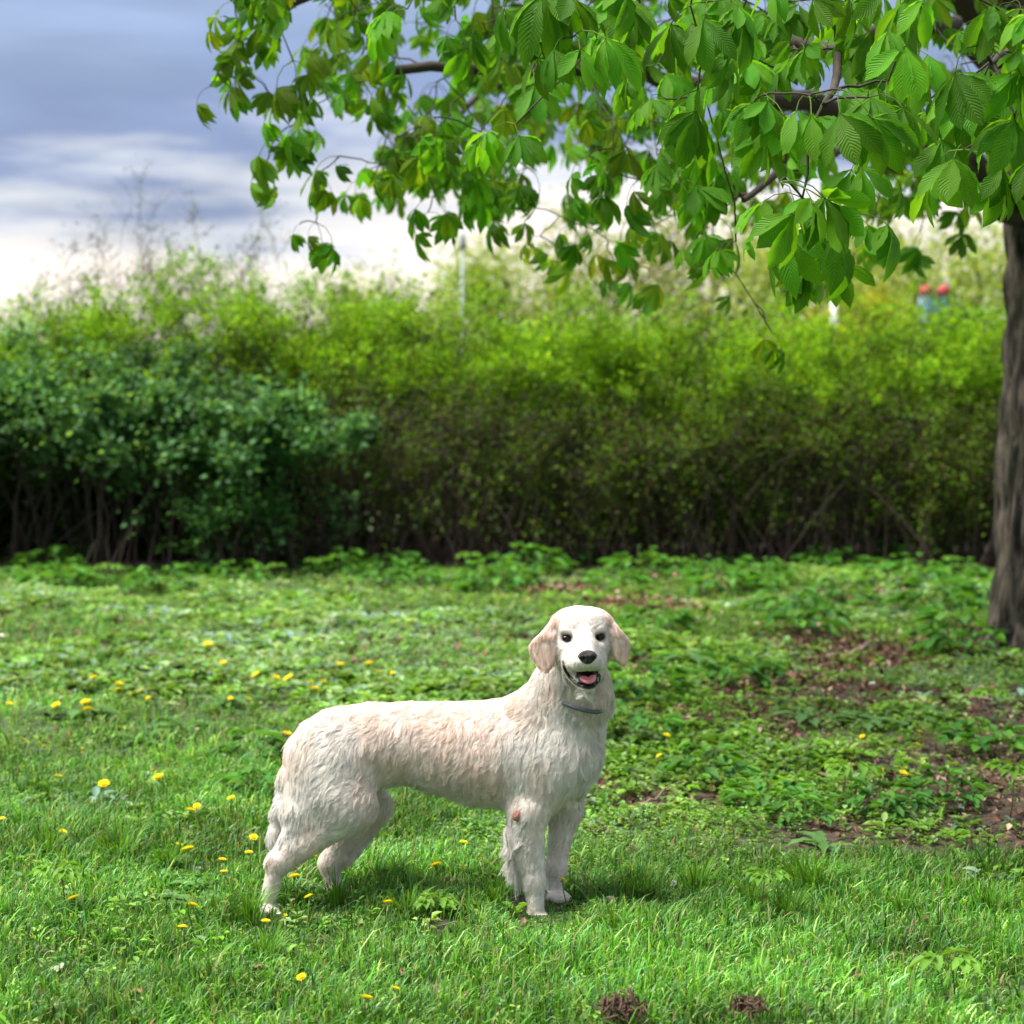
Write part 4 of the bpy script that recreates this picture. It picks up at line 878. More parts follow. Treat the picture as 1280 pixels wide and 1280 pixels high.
# ------------------------------------------------------------------ hedge: single shrubs side by side
M_stem2 = simple('brown shrub stem', (.058, .038, .031), .85, .3, 40, var=.4)
M_stem = simple('shrub stem', (.036, .025, .019), .85, .3, 40, var=.4)
def shrub(name, x, y, w, h, dep, nst, nlf, lsize, cols, label, cat='shrub', group=None, arch=.35, leaf_from=.3, spread=.09, rnd=False, seed=0, stemr=.008, topsparse=0, twigs=5, tips=.25, lower=0, cull=1):
    g = np.random.default_rng(seed); root = empty(name, (x, y, 0)); tag(root, label, cat, group)
    st = Acc(); base = np.stack([g.normal(0, w*.24, nst), g.normal(0, dep*.16, nst), 0*np.zeros(nst)], -1)
    az = g.random(nst)*6.28; out = np.sqrt(g.random(nst)); top = base*.1+np.stack([np.cos(az)*out*w*.52, np.sin(az)*out*dep*.52, h*(1-.32*out**2)*(.78+.3*g.random(nst))], -1)
    pts = []
    for i in range(nst):
        mid = base[i]*.6+top[i]*np.array((.35, .35, .72))+np.array((0, 0, h*arch*.4)); P = bez(base[i], mid, top[i], 9); P[1:-1] += np.cumsum(g.normal(0, h*.012, (7, 3)), 0)*np.array((1, 1, .3)); pts.append(P)
        V, F = tube(P, stemr*np.linspace(1, .22, 9)*g.uniform(.6, 1.3), 4, False); st.add(V, F, np.array((1, 1, 1.)))
    pts = np.array(pts); tw = []
    ntw = nst*twigs; si = g.integers(0, nst, ntw); ft = leaf_from+(1-leaf_from)*np.sqrt(g.random(ntw)) if not lower else g.uniform(leaf_from, 1, ntw)
    k = ft*8; k0 = np.minimum(k.astype(int), 7); fr = (k-k0)[:, None]; A = pts[si, k0]*(1-fr)+pts[si, k0+1]*fr
    a2 = g.random(ntw)*6.28; dd = unit(np.stack([np.cos(a2)*.8, np.sin(a2)*.8, g.uniform(.15, 1.2, ntw)], -1)); ln = g.uniform(.08, .26, ntw)*h/2
    B = A+dd*ln[:, None]; sd = unit(np.cross(dd, np.array((.3, .5, .8))))*.0022
    nv = np.stack([A-sd, A+sd, B], 1).reshape(-1, 3); i = np.arange(ntw)[:, None]*3; st.add(nv, [i+np.array([[0, 1, 2]])], np.array((1, 1, 1.)))
    obj('stems', st.mesh('stems', M_stem2 if name == 'twiggy_shrub' else M_stem), root)
    # leaves sit along the twigs
    ti = g.integers(0, ntw, nlf); f = g.random(nlf)**.8; P = A[ti]+(B[ti]-A[ti])*f[:, None]+g.normal(0, spread*.35, (nlf, 3))
    kk = g.random(nlf) < .2; P[kk] += g.normal(0, spread, (kk.sum(), 3))
    zz = P[:, 2]/h
    if topsparse: P = P[g.random(nlf) > topsparse*sstep(.7, 1.0, zz)]
    dn = vnoise((P+np.array((x, y, 0)))*2.6+seed*.37)*.65+vnoise((P+np.array((x, y, 0)))*6+seed)*.35; P = P[g.random(len(P)) < np.clip(dn*3.2-.9, .08, 1)] if cull else P
    P[:, 2] = np.maximum(P[:, 2], .03); n = len(P)
    d = unit(dd[ti[:n]]*.6+g.normal(0, .6, (n, 3))); nrm = unit(np.stack([g.normal(0, .5, n), g.normal(0, .5, n)-.25, np.full(n, .8)], -1)+.001)
    sz = lsize*g.uniform(.55, 1.35, n); c = mixcol(g, n, cols, .14)
    cl = vnoise((P+np.array((x, y, 0)))*3.1+seed); c = c*(.45+1.1*cl)[:, None]
    a = Acc(); (leaves6 if rnd else leaves4)(a, P, d, nrm, sz, sz*(.78 if rnd else .48), c)
    obj('foliage', a.mesh('foliage', M_hedge), root)
    return root
YG = [(.18, .36, .010), (.13, .30, .008), (.25, .43, .018), (.08, .20, .010)]
for i, (px, w, ht, Y, lab) in enumerate([
        (-150, 2.2, 1.95, 15.0, 'yellow-green shrub off the left end of the hedge'), (40, 2.1, 2.0, 15.0, 'yellow-green shrub at the left end behind the blue-green bush'), (215, 2.0, 2.35, 15.1, 'tall loose yellow-green shrub under the dark cloud'),
        (390, 2.0, 2.2, 15.0, 'yellow-green shrub right of the tallest one at left'), (545, 1.9, 2.15, 14.8, 'yellow-green shrub left of centre, thin white post behind it'), (700, 2.0, 2.15, 14.7, 'yellow-green shrub directly above the dog\'s head'),
        (850, 2.0, 1.95, 14.6, 'yellow-green shrub right of the dog\'s head'), (1000, 2.0, 1.95, 14.6, 'yellow-green shrub right of centre behind the low hanging leaf'), (1150, 2.0, 2.0, 14.7, 'yellow-green shrub just left of the tree trunk'),
        (1310, 2.1, 2.05, 14.8, 'yellow-green shrub behind the tree trunk'), (1480, 2.2, 2.05, 15, 'yellow-green shrub off the right end of the hedge')]):
    P = at(px, 500, Y)
    shrub('hedge_shrub', P[0], Y, w*1.15, ht, 1.9, 120, 30000, .038, YG, lab, group='yellow-green shrubs of the hedge', leaf_from=.46, spread=.07, seed=100+i, topsparse=.45, twigs=9)
# lower, browner shrubs in front of them with bare stems
BR = [(.07, .15, .010), (.05, .11, .010), (.11, .19, .015), (.07, .06, .03)]
for i, (px, w, ht, Y, lab, nl) in enumerate([
        (470, 1.5, 1.45, 13.9, 'thin twiggy shrub with brown stems right of the blue-green bush', 4200), (620, 1.7, 1.35, 13.8, 'bushy purplish-brown bare-stemmed shrub left of the dog\'s head', 3800), (760, 1.6, 1.4, 13.8, 'twiggy shrub with brown stems behind the dog\'s head', 5200),
        (920, 1.6, 1.35, 13.8, 'brown-stemmed shrub with sparse leaves over a dark gap', 5200), (1080, 1.7, 1.35, 13.9, 'brown-stemmed shrub behind the soil patch', 3800), (1240, 1.7, 1.35, 13.8, 'brown-stemmed shrub behind the trunk', 5200), (1400, 1.7, 1.35, 13.8, 'brown-stemmed shrub right of the trunk', 5200)]):
    P = at(px, 500, Y)
    shrub('twiggy_shrub', P[0], Y, w*1.25, ht*(1+.12*math.sin(i*2.3)), 1.0, 95, int(nl*(2.6 if i > 1 else 1.6)), .036, BR, lab, group='brown-stemmed shrubs in front of the hedge', leaf_from=.12, spread=.10, seed=200+i, twigs=11, stemr=.0055, lower=1)
# blue-green rounded bush at left
BG = [(.055, .155, .042), (.075, .20, .065), (.035, .10, .03), (.15, .31, .13)]
for i, (px, w, ht, Y, lab) in enumerate([(-120, 1.9, 1.55, 13.7, 'dense blue-green bush at the far left edge'), (50, 1.7, 1.62, 13.6, 'blue-green bush with round leaves over the black gap at left'), (215, 1.7, 1.55, 13.5, 'blue-green bush left of centre with drooping sprays'), (340, 1.2, 1.35, 13.4, 'smaller blue-green bush at the right end of the dark bushes')]):
    P = at(px, 500, Y)
    shrub('blue_green_bush', P[0], Y, w*1.2, ht, 1.2, 34, 15000, .045, BG, lab, group='blue-green bushes at the left', leaf_from=(.30, .36, .30, .08)[i], spread=.09, rnd=True, seed=300+i, twigs=24, arch=.5)
P = at(300, 700, 13.2); shrub('dark_low_bush', P[0], 13.2, .85, .62, .6, 50, 3800, .035, [(.04, .12, .03), (.06, .16, .04)], 'dark green low bush at the foot of the blue-green bushes', rnd=True, seed=350, leaf_from=.05, twigs=8)
# sparse greyish sprays rising over the hedge at left
for i, (px, ht, lab) in enumerate([(95, 2.55, 'thin leafless-looking shrub poking above the hedge, leftmost'), (180, 2.95, 'thin greyish shrub rising highest over the hedge at left'), (255, 2.75, 'sparse greyish shrub right of the highest one'), (345, 2.6, 'sparse pale shrub just left of the hanging chestnut leaves')]):
    P = at(px, 500, 15.9); shrub('sparse_shrub', P[0], 15.9, 1.0, ht, .9, 26, 2600, .028, [(.09, .12, .04), (.12, .15, .07), (.08, .075, .05)], lab, group='sparse grey shrubs above the hedge', seed=400+i, leaf_from=.55, spread=.05, twigs=14, stemr=.005)
# dark filler row added behind the shrubs so light does not leak through
def back_row():
    g = np.random.default_rng(17)
    for i in range(9):
        x = -7.2+i*1.8
        shrub('filler_shrub', x, 16.6, 2.4, 1.75, 1.3, 60, 13000, .085, [(.022, .05, .014), (.03, .065, .014), (.02, .04, .012)], 'dark filler shrub added against light leaks behind the hedge, '+['first', 'second', 'third', 'fourth', 'middle', 'sixth', 'seventh', 'eighth', 'last'][i]+' from the left', group='filler shrubs added behind the hedge to block light', seed=500+i, leaf_from=0.0, spread=.2, rnd=False, twigs=16, cull=0, lower=1)
back_row()
for i, px in enumerate((-90, 60, 210, 350)):  # low dark fillers added to keep the gaps under the blue-green bushes black
    P = at(px, 500, 14.7); shrub('filler_shrub', P[0], 14.7, 1.5, 1.05, .9, 40, 9000, .08, [(.02, .045, .014), (.028, .06, .014)], 'dark low filler shrub added to block light behind the blue-green bushes, '+['first', 'second', 'third', 'last'][i]+' from the left', group='filler shrubs added behind the blue-green bushes to block light', seed=560+i, leaf_from=0.0, spread=.14, twigs=16, cull=0, lower=1)

# ------------------------------------------------------------------ beyond the hedge
def far_tree(name, x, y, h, cr, cols, label, n=5000, ls=.16, group=None, seed=0, trunk_r=.12, base=.25, sparse=0):
    g = np.random.default_rng(seed); root = empty(name, (x, y, 0)); tag(root, label, 'tree', group)
    t = np.linspace(0, 1, 8)[:, None]; P = np.array((0, 0, 0))+t*np.array((.2, 0, h*.85))+g.normal(0, .04, (8, 3)); P[0] = 0
    V, F = tube(P, trunk_r*np.linspace(1, .25, 8), 8); a = Acc(); a.add(V, F); obj('trunk', a.mesh('trunk', M_twig, True), root)
    a = Acc(); ends = []
    for i in range(26):
        f = g.uniform(base, .95); az = g.random()*6.28; A = P[0]+np.array((.2, 0, h*.85))*f; r = cr*math.sqrt(max(.1, 1-((f-.5)/.6)**2))*g.uniform(.6, 1)
        B = A+np.array((math.cos(az)*r, math.sin(az)*r, h*.12+.3*r)); q = bez(A, (A+B)/2+np.array((0, 0, -.1*r)), B, 6); V, F = tube(q, trunk_r*.35*np.linspace(1, .2, 6), 5, False); a.add(V, F); ends += [q[3], q[4], q[5]]
    obj('branches', a.mesh('branches', M_twig, True), root)
    ends = np.array(ends); k = g.integers(0, len(ends), n); Q = ends[k]+g.normal(0, cr*.2, (n, 3)); d = unit(g.normal(0, 1, (n, 3))); c = mixcol(g, n, cols, .15)
    a = Acc(); leaves4(a, Q, d, np.tile((.1, -.2, 1.), (n, 1)), ls*g.uniform(.6, 1.3, n), ls*.6*g.uniform(.6, 1.3, n), c); obj('crown', a.mesh('crown', M_farleaf), root)
PALE = [(.24, .33, .06), (.30, .38, .10), (.18, .28, .05)]; GREY = [(.22, .28, .10), (.27, .31, .14), (.18, .24, .07)]
for i, (px, Y, h, cr, cols, lab, n) in enumerate([
        (470, 34, 3.6, 1.7, PALE, 'pale yellow-green far tree left of the thin post', 3500), (630, 38, 4.6, 2.2, PALE, 'pale far tree behind the middle of the canopy', 4500), (760, 33, 5.0, 2.2, GREY, 'greyish far tree seen through the chestnut leaves', 4500),
        (880, 40, 5.4, 2.6, GREY, 'greyish green far tree right of centre', 4000), (1010, 36, 4.8, 2.3, PALE, 'pale far tree behind the red-topped post', 4500), (1110, 42, 5.6, 2.8, GREY, 'tall grey-green far tree above the play tower', 4500), (1210, 34, 4.6, 2.2, PALE, 'pale far tree close to the left of the trunk', 4500),
        (1330, 38, 5.2, 2.6, PALE, 'pale far tree right of the trunk', 4500), (60, 60, 4.0, 2.6, GREY, 'low grey far tree at far left', 3000), (330, 50, 4.2, 2.0, GREY, 'faint grey far tree above the hedge, left of the canopy', 1800), (-180, 45, 5, 2.6, PALE, 'far tree off the left edge', 3000), (1500, 40, 5.5, 2.8, PALE, 'far tree off the right edge', 3500)]):
    P = at(px, 490, Y); far_tree('far_tree', P[0], Y, h*.86, cr*.9, cols, lab, n, .17, 'trees far beyond the hedge', 700+i)
P = at(1085, 490, 24); shrub('yellow_bush', P[0], 24, 2.2, 2.75, 1.6, 50, 9000, .06, [(.36, .38, .03), (.26, .32, .03)], 'bright yellow-green blurred bush beyond the hedge, left of the trunk', seed=801, leaf_from=.2, spread=.14)
P = at(1190, 490, 21); shrub('round_bush', P[0], 21, 1.3, 2.3, 1.2, 40, 5000, .055, [(.06, .16, .03), (.08, .2, .03)], 'mid green rounded bush just right of the play tower', seed=802, leaf_from=.2, spread=.12)
def post(px, ptop, Y, r, mat, label, cap=None):
    A = at(px, ptop, Y); root = empty('post', (A[0], Y, 0)); tag(root, label, 'post')
    V, F = tube(np.array([(0, 0, 0), (0, 0, A[2]*.5), (0, 0, A[2])]), [r*1.15, r, r*.95], 12); a = Acc(); a.add(V, F); obj('pole', a.mesh('pole', mat, True), root)
    V, F = tube(np.array([(0, 0, 0), (0, 0, .12), (0, 0, .14)]), [r*2, r*2, r*1.2], 12); a = Acc(); a.add(V, F); obj('base', a.mesh('base', mat, True), root)
    z = A[2]; V, F = tube(np.array([(0, 0, z+.002), (0, 0, z+.10), (0, 0, z+.2), (0, 0, z+.24)]), [r*1.5, r*1.9, r*1.5, r*.3], 12); a = Acc(); a.add(V, F); obj('cap', a.mesh('cap', cap or mat, True), root)
m_pale = simple('weathered pale paint', (.30, .35, .36), .6, var=.1); m_wh = simple('white paint', (.78, .80, .82), .5, var=.05); m_red = simple('red plastic', (.42, .03, .06), .5, var=.05); m_blue = simple('blue plastic', (.03, .16, .50), .4, var=.05); m_pink = simple('faded red paint', (.62, .25, .28), .6, var=.1)
post(578, 312, 26, .024, m_pale, 'thin white post seen blurred beyond the hedge, left of centre'); post(1043, 338, 24, .045, m_wh, 'white post with a faded red cap beyond the hedge', m_pink)
def play_tower():
    Y = 27; c = at(1167, 380, Y); root = empty('play_tower', (c[0], Y, 0)); tag(root, 'red and blue playground tower peeking over the hedge left of the trunk', 'playground tower')
    z1 = at(1167, 366, Y)[2]; k = Y/FPX
    for i, (sx, sy) in enumerate(((-1, -1), (1, -1), (-1, 1), (1, 1))):
        V, F = tube(np.array([(sx*13*k, sy*.15, 0), (sx*13*k, sy*.15, z1-.05)]), .035, 10); a = Acc(); a.add(V, F); obj('post', a.mesh('post', m_blue, True), root)
        t = np.linspace(0, 1, 7); V, F = tube(np.stack([0*t+sx*11*k, 0*t+sy*.15, z1-.06+.17*t], -1), .062*np.sqrt(np.clip(1-(2*t-1)**2, .02, 1)), 14); a = Acc(); a.add(V, F); obj('ball', a.mesh('ball', m_red, True), root)
    for nm, z0, zz, w, x0, mt in (('panel', z1-.30, z1-.09, 11, 0, m_blue), ('side_panel', z1-.52, z1-.26, 6, 13, simple('light blue plastic', (.08, .32, .62), .4, var=.05)), ('platform', 1.2, 1.26, 15, 0, m_red)):
        import bmesh
        bm = bmesh.new(); bmesh.ops.create_cube(bm, size=1); bmesh.ops.scale(bm, vec=(2*w*k, .28 if nm == 'platform' else .05, zz-z0), verts=bm.verts); bmesh.ops.translate(bm, vec=(x0*k, 0 if nm == 'platform' else -.2, (z0+zz)/2), verts=bm.verts)
        bmesh.ops.bevel(bm, geom=bm.edges[:], offset=.012, segments=2, affect='EDGES'); me = bpy.data.meshes.new(nm); bm.to_mesh(me); bm.free(); me.materials.append(mt); obj(nm, me, root)
play_tower()

# ------------------------------------------------------------------ the chestnut tree
def leaflet(L, W, d, up, hi, g, cup):
    """one ribbed, pointed, drooping leaflet; returns vertices, quads, uv"""
    ns = 11 if hi else 5; tt = (-1, -.5, 0, .5, 1) if hi else (-1, 0, 1)
    s = np.linspace(0, 1, ns); w = W*np.sin(np.pi*np.clip(s, 0, 1)**1.55)**.85*(1-.25*(s > .93)); w[0] = W*.03; w[-1] = W*.01
    if hi: w[2:-1:2] *= 1.09
    side = unit(np.cross(d, up)); up = np.cross(side, d)
    dr = cup*s**2.0*L; m = d*(L*(s-.10*cup*s*s))[:, None]-up*dr[:, None]
    V = []; U = []
    for t in tt:
        V.append(m+side*(w*t)[:, None]+up*(abs(t)**1.3*w*.42*(1-.5*s))[:, None]+up*(.0012*np.sin(s*40+t*3))[:, None]); U.append(np.stack([0*s+t, s], -1))
    V = np.concatenate(V); U = np.concatenate(U); k = np.arange(ns-1)[:, None]
    F = np.concatenate([k+np.array([[j*ns, (j+1)*ns, (j+1)*ns+1, j*ns+1]]) for j in range(len(tt)-1)])
    return V, F, U
def chestnut_leaf(seed, hi=True):
    """palmate leaf: local +Y points away from the stalk, +Z is the upper side"""
    g = np.random.default_rng(seed); a = Acc(); n = [5, 7, 7, 6, 5, 7][seed % 6]
    ang = np.linspace(-1, 1, n)*(1.9 if n == 7 else 1.45)+g.normal(0, .09, n); cup = g.uniform(.2, .65)
    for i, th in enumerate(ang):
        L = .135*(1-.38*(abs(th)/1.9)**1.5)*g.uniform(.9, 1.1); W = L*g.uniform(.155, .200)
        d = unit(np.array((math.sin(th), math.cos(th), -g.uniform(.15, .75)-.15*abs(th)))); up = unit(np.array((-.35*math.sin(th), -.15, 1.)))
        V, F, U = leaflet(L, W, d, up, hi, g, cup*g.uniform(.6, 1.3)); a.add(V, [F], np.array((.085, .28, .010))*g.uniform(.85, 1.2)*np.array((g.uniform(.85, 1.35), 1, 1)), U)
    V, F = tube(np.array([(0, 0, 0), (0, -.035, .012), (0, -.075, .010), (0, -.11, -.012)]), [.0017, .0014, .0014, .002], 5, False)
    a.add(V, F, np.array((.14, .22, .05)), np.tile((.9, .03), (len(V), 1)))
    return a
HI = [chestnut_leaf(i).mesh('leaf', M_chest, True) for i in range(12)]; LO = [chestnut_leaf(i, False) for i in range(12)]
LOc = [(np.concatenate(a.V), {k: np.concatenate(v) for k, v in a.F.items()}, np.concatenate(a.c), np.concatenate(a.u)) for a in LO]
def build_chestnut():
    g = np.random.default_rng(23)
    TX, TY = at(1299, 640, 9.3)[0], 9.3
    root = empty('horse_chestnut_tree', (TX, TY, 0)); base = np.array((TX, TY, 0)); tag(root, 'horse chestnut tree, ridged trunk at the right, big palmate leaves hanging across the top', 'tree')
    # trunk with ridged bark plates
    nz, na = 330, 150; z = np.linspace(-.15, 3.4, nz)[:, None]; th = np.linspace(0, 2*np.pi, na, endpoint=False)[None]
    r = .203+.08*np.exp(-np.clip(z, 0, 9)/.14)*(1+.5*np.cos(5*th+1))+.025*np.exp(-np.clip(z, 0, 9)/.6)*np.cos(5*th+1)-.012*np.clip(z, 0, 2.5)+.012*np.sin(z*2.2)+.05*sstep(2.2, 3.0, z)
    cs = np.stack([np.cos(th)*2.1+0*z, np.sin(th)*2.1+0*z, z*1.5+0*th], -1)
    wv = vnoise(cs*np.array((1.4, 1.4, 1.2))+9)*1.5
    rid = vnoise(np.stack([cs[..., 0]*6.5+wv, cs[..., 1]*6.5+wv, cs[..., 2]*2.2], -1)+20); rid2 = vnoise(cs*np.array((9, 9, 5))+50)
    r = r+.065*(np.abs(rid-.5)*2)**.8-.022+.014*rid2
    X = TX*0+np.cos(th)*r+.02*np.sin(z*1.3); Yy = np.sin(th)*r; V = np.stack([X, Yy, z+0*th], -1).reshape(-1, 3)
    i = np.arange(nz-1)[:, None]*na; j = np.arange(na)[None]; k = (j+1) % na
    obj('trunk', mesh_np('trunk', V, [np.stack([i+j, i+k, i+na+k, i+na+j], -1).reshape(-1, 4)], M_bark, smooth=True), root)
    # limbs
    def W3(px, py, Y): return at(px, py, Y)-base
    limbs = []
    def limb(p, r0, r1):
        p = [np.array(q, float) for q in p]; t = np.linspace(0, 1, 22); Q = []
        for tt in t:                                             # de Casteljau
            q = p
            while len(q) > 1: q = [q[i]*(1-tt)+q[i+1]*tt for i in range(len(q)-1)]
            Q.append(q[0])
        Q = np.array(Q); Q[1:-1] += g.normal(0, .015, (20, 3)); V, F = tube(Q, r0+(r1-r0)*t**.8, 10); a = Acc(); a.add(V, F); limbs.append((Q, r0+(r1-r0)*t**.8)); obj('branch', a.mesh('branch', M_twig, True), root)
    top = np.array((0, 0, 2.0)); limb([top+[0, 0, .1], W3(1215, 190, 9.0), W3(1000, 110, 8.2), W3(760, 60, 7.6), W3(480, 90, 7.4)], .085, .018)
    limb([top+[0, -.05, .3], W3(1240, 60, 8.3), W3(1140, -80, 6.8), W3(1060, 60, 5.2), W3(1030, 130, 4.5)], .050, .008)
    limb([top+[0, 0, .6], W3(1200, -100, 9), W3(900, -200, 8.0), W3(560, -100, 7.0), W3(330, 30, 6.9)], .09, .015)
    limb([top+[0, 0, .8], W3(1150, -300, 8), W3(900, -350, 6.5), W3(760, -80, 5.2), W3(700, 20, 4.7)], .08, .012)
    limb([top+[0, .1, .5], W3(1150, 50, 10.2), W3(900, 0, 10.8), W3(640, 60, 10.6), W3(560, 160, 10.2)], .08, .015)
    limb([top+[0, 0, .7], W3(1380, 0, 7.6), W3(1330, -60, 6), W3(1290, 60, 4.8), W3(1240, 80, 4.3)], .045, .007)
    limb([top+[0, 0, .1], W3(1235, 170, 8.8), W3(1130, 150, 7.8), W3(1010, 190, 6.8), W3(930, 250, 6.2)], .05, .010)
    limb([top+[0, 0, 1.0], (-.2, .3, 4.5), (-.8, 0, 6.0)], .12, .03); limb([top+[0, 0, 1.0], (.5, .3, 4.0), (2.3, .6, 5.0)], .11, .02); limb([top+[0, 0, .9], (.8, -.6, 3.8), (2.0, -2.6, 4.0)], .09, .02)
    limb([top+[0, 0, .9], (-.8, -.8, 4.6), (-2.6, -2.2, 4.6)], .09, .02); limb([top+[0, 0, .9], (0.2, 1.8, 3.8), (-1.8, 2.6, 4.0)], .09, .02); limb([top+[0, 0, .4], (.6, 1.5, 3.2), (2.2, 2.6, 3.2)], .08, .02)
    LP = np.concatenate([q[0][5:] for q in limbs]); LR = np.concatenate([q[1][5:] for q in limbs])
    # leaf clusters: where they hang in the photograph, each with its own distance
    tips = []                                                   # world position, leaves, camera bias
    def spread(n, x0, x1, y0, y1, d0, d1, k, lim=None):
        c = 0
        while c < n:
            px, py = g.uniform(x0, x1), g.uniform(y0, y1)
            if lim and not lim(px, py): continue
            tips.append((at(px, py, g.uniform(d0, d1)), k)); c += 1
    for px, py, Y, k in [(1052, 140, 4.35, 3), (1010, 150, 4.4, 3), (1085, 150, 4.45, 2), (975, 255, 4.3, 4), (1003, 275, 4.5, 3), (948, 150, 4.5, 3), (925, 170, 4.6, 2), (1222, 85, 4.15, 4), (1180, 15, 4.1, 4), (1262, 50, 4.1, 3), (1268, 170, 4.2, 3), (1205, 215, 4.3, 4), (1190, 180, 4.5, 2),
                         (1275, 210, 4.3, 2), (1140, 60, 4.6, 3), (1240, 130, 4.5, 3), (890, 30, 4.6, 4), (870, 60, 4.8, 3), (960, 50, 4.9, 3), (985, 30, 5, 3), (1040, 50, 4.9, 3), (1090, 90, 4.9, 3), (1120, 20, 5, 3), (672, 20, 4.7, 4), (715, 75, 4.6, 4), (735, 10, 4.7, 3), (650, 10, 4.8, 2), (700, 60, 4.8, 3),
                         (1030, 310, 4.7, 3), (1060, 300, 4.8, 3), (960, 320, 5, 3), (1000, 330, 4.9, 3), (1045, 340, 5.0, 2), (920, 330, 5.4, 2), (1110, 130, 4.7, 3), (1150, 150, 5, 3), (1080, 220, 5.2, 2), (1100, 240, 5.4, 2), (1130, 100, 4.8, 3), (930, 100, 5.1, 3), (1000, 90, 5.2, 3), (1030, 10, 5.2, 3), (800, 30, 5, 3), (770, 60, 5.2, 3), (1280, 110, 4.5, 3), (1295, 160, 4.4, 3)]:
        tips.append((at(px, py-28, Y), k))
    for px, py, Y, k in [(262, 128, 6.9, 1), (332, 225, 7.2, 2), (315, 115, 6.9, 3), (300, 60, 6.8, 3), (290, 20, 6.8, 3), (285, 90, 6.9, 2), (345, 190, 7.1, 3), (395, 298, 7.2, 3), (375, 300, 7.3, 1), (400, 240, 7.2, 3), (425, 215, 7.2, 2), (350, 150, 7, 2), (463, 250, 7.8, 1), (370, 130, 7.1, 3), (380, 170, 7.1, 3), (330, 20, 6.7, 3), (310, 80, 6.9, 2), (280, 40, 6.8, 1),
                         (480, 225, 7.3, 2), (545, 265, 7.2, 3), (535, 285, 7.3, 2), (520, 220, 7.3, 3), (500, 190, 7.1, 3), (590, 200, 7, 3), (600, 240, 7.3, 2), (675, 315, 7.8, 3), (700, 330, 7.9, 3), (760, 320, 7.6, 3), (770, 350, 7.8, 2), (810, 355, 7.8, 2), (735, 215, 6.4, 4), (745, 245, 6.5, 3), (848, 250, 5.8, 3), (850, 200, 5.8, 3), (965, 436, 6.6, 2), (958, 425, 6.8, 1),
                         (905, 370, 7.4, 1), (870, 320, 6.8, 3), (890, 290, 6.5, 3), (1090, 300, 7.6, 2), (1150, 310, 8.4, 2), (1130, 240, 8.2, 2), (1200, 290, 8.5, 1), (640, 280, 7.5, 2), (720, 300, 7.6, 3), (660, 230, 7.0, 3), (790, 290, 7.2, 3), (820, 300, 7.4, 3)]:
        tips.append((at(px, py-20, Y), k))
    low = lambda px: 150+.32*(px-300) if px < 640 else 262
    inside = lambda px, py: py < low(px)-20 and px > 290+.25*py
    spread(74, 280, 900, -60, 270, 6.2, 8.2, 3, inside); spread(120, 480, 1240, -60, 290, 8.0, 11, 3, lambda x, y: y < 262); spread(26, 640, 1130, -40, 230, 5.2, 6.6, 3)
    spread(16, 860, 1290, -60, 140, 4.6, 5.8, 3); spread(26, 290, 900, -150, 40, 5.8, 8, 3); spread(16, 1120, 1300, -60, 190, 5.5, 8.5, 3)
    spread(44, 560, 1000, 20, 250, 7.5, 10.5, 3); spread(16, 440, 640, 60, 230, 6.5, 9, 3)
    # the rest of the crown, above and right of the picture
    for i in range(260):
        v = g.normal(0, 1, 3); v /= np.linalg.norm(v); rr = g.uniform(.62, 1)
        P = base+np.array((0.1, -.2, 4.7))+v*np.array((4.2, 4.3, 2.7))*rr; pp = proj(P)
        if -40 < pp[0] < 1340 and -10 < pp[1] < 1300 and P[1] > 1: continue
        if P[2] < 2.3 or P[1] < 3.6: continue
        tips.append((P, 3))
    tw = Acc(); leaves = []
    order = sorted(range(len(tips)), key=lambda i: min(np.linalg.norm(LP+base-tips[i][0], axis=1)))
    NP_, NR = list(LP), list(LR)
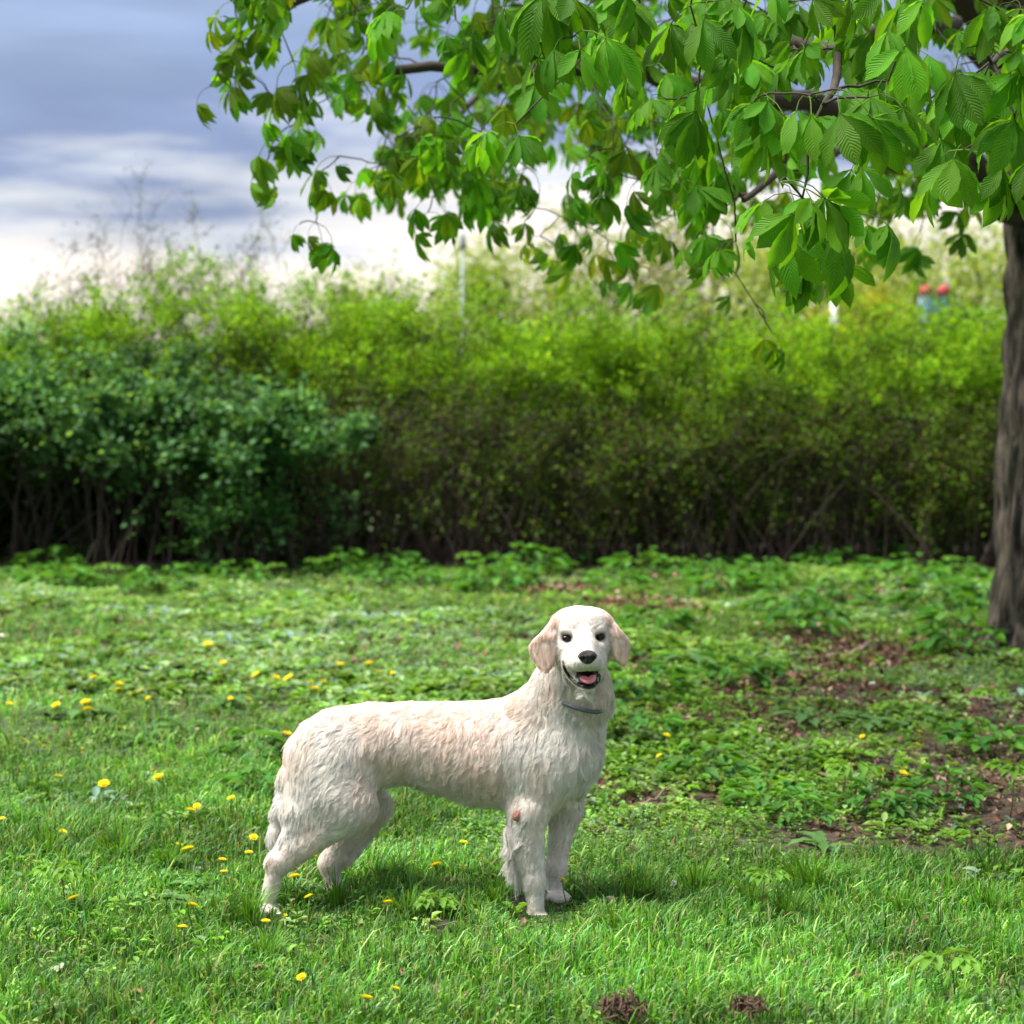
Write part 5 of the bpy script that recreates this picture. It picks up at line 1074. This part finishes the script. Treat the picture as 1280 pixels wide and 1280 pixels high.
    for oi in order:
        P, k = tips[oi]; p = P-base; A = np.array(NP_)
        dv = A-p; dist = np.linalg.norm(dv, axis=1)+np.clip(p[2]-A[:, 2]+.0, 0, 9)*.5+np.where(np.abs(dv).sum(1) < .12, 9, 0); j = int(np.argmin(dist)); q = A[j]
        D_ = p-q; L = np.linalg.norm(D_); mid = q+D_*.55+np.array((0, 0, .12*L))+g.normal(0, .05*L, 3); n = 7 if L > .5 else 5; B = bez(q, mid, p, n); B[1:-1] += g.normal(0, .012*L**.5, (n-2, 3))
        r0 = min(NR[j]*.7, .0035+.008*L); V, F = tube(B, np.linspace(r0, .0028, n), 5, False); tw.add(V, F)
        for b in B[2:]: NP_.append(b)
        NR += [max(.0035, r0*.7)]*(n-2)
        tdir = unit(B[-1]-B[-2]); az0 = math.atan2(tdir[1], tdir[0])
        for m in range(k):
            toward = -math.pi/2+g.normal(0, .9); az = az0+(m-(k-1)/2)*2.0+g.normal(0, .4)
            if P[1] < 6.2 and g.random() < .75: az = toward
            pitch = -g.uniform(.2, .95) if P[1] < 6 else -g.uniform(.5, 1.3)
            fwd = Vector((math.cos(az)*math.cos(pitch), math.sin(az)*math.cos(pitch), math.sin(pitch))); upv = Vector((math.cos(az)*-math.sin(pitch), math.sin(az)*-math.sin(pitch), math.cos(pitch)))
            sd = fwd.cross(upv); Mx = np.array([[sd[i], fwd[i], upv[i]] for i in range(3)]); rl = g.normal(0, .35); Rl = np.array(Matrix.Rotation(rl, 3, 'Y')); Mx = Mx@Rl
            sc = g.uniform(.74, 1.08) if P[1] < 4.75 else g.uniform(.58, 1.02)
            pos = P+Mx@np.array((0, .11, .012))*sc
            pu, pv = proj(pos); vis = (-40 < pu < 1320) and (-40 < pv < 900) and pos[1] > 1
            leaves.append((pos, Mx, sc, g.integers(0, 12), (pos[1] if vis else 99)))
    obj('twigs', tag_stuff(tw.mesh('twigs', M_twig, True)), root)['kind'] = 'stuff'
    leaves.sort(key=lambda l: l[4]); st = Acc()
    for i, (pos, Mx, sc, kind, _) in enumerate(leaves):
        if i < 300:
            o = obj('leaf', HI[kind], root); o.matrix_local = Matrix.Translation(Vector(pos-base))@Matrix([[*(Mx[r]*sc), 0] for r in range(3)]+[[0, 0, 0, 1]])
        else:
            V, F, c, u = LOc[kind]; st.add(V@(Mx*sc).T+(pos-base), list(F.values()), c*(.55+.8*g.random())*np.array((.8+1.1*g.random()**2, 1, 1)), u)
    m = M_chest.copy(); obj('foliage', st.mesh('foliage', m, True), root)['kind'] = 'stuff'
    print('chestnut leaves', len(leaves))
def tag_stuff(me): return me
build_chestnut()
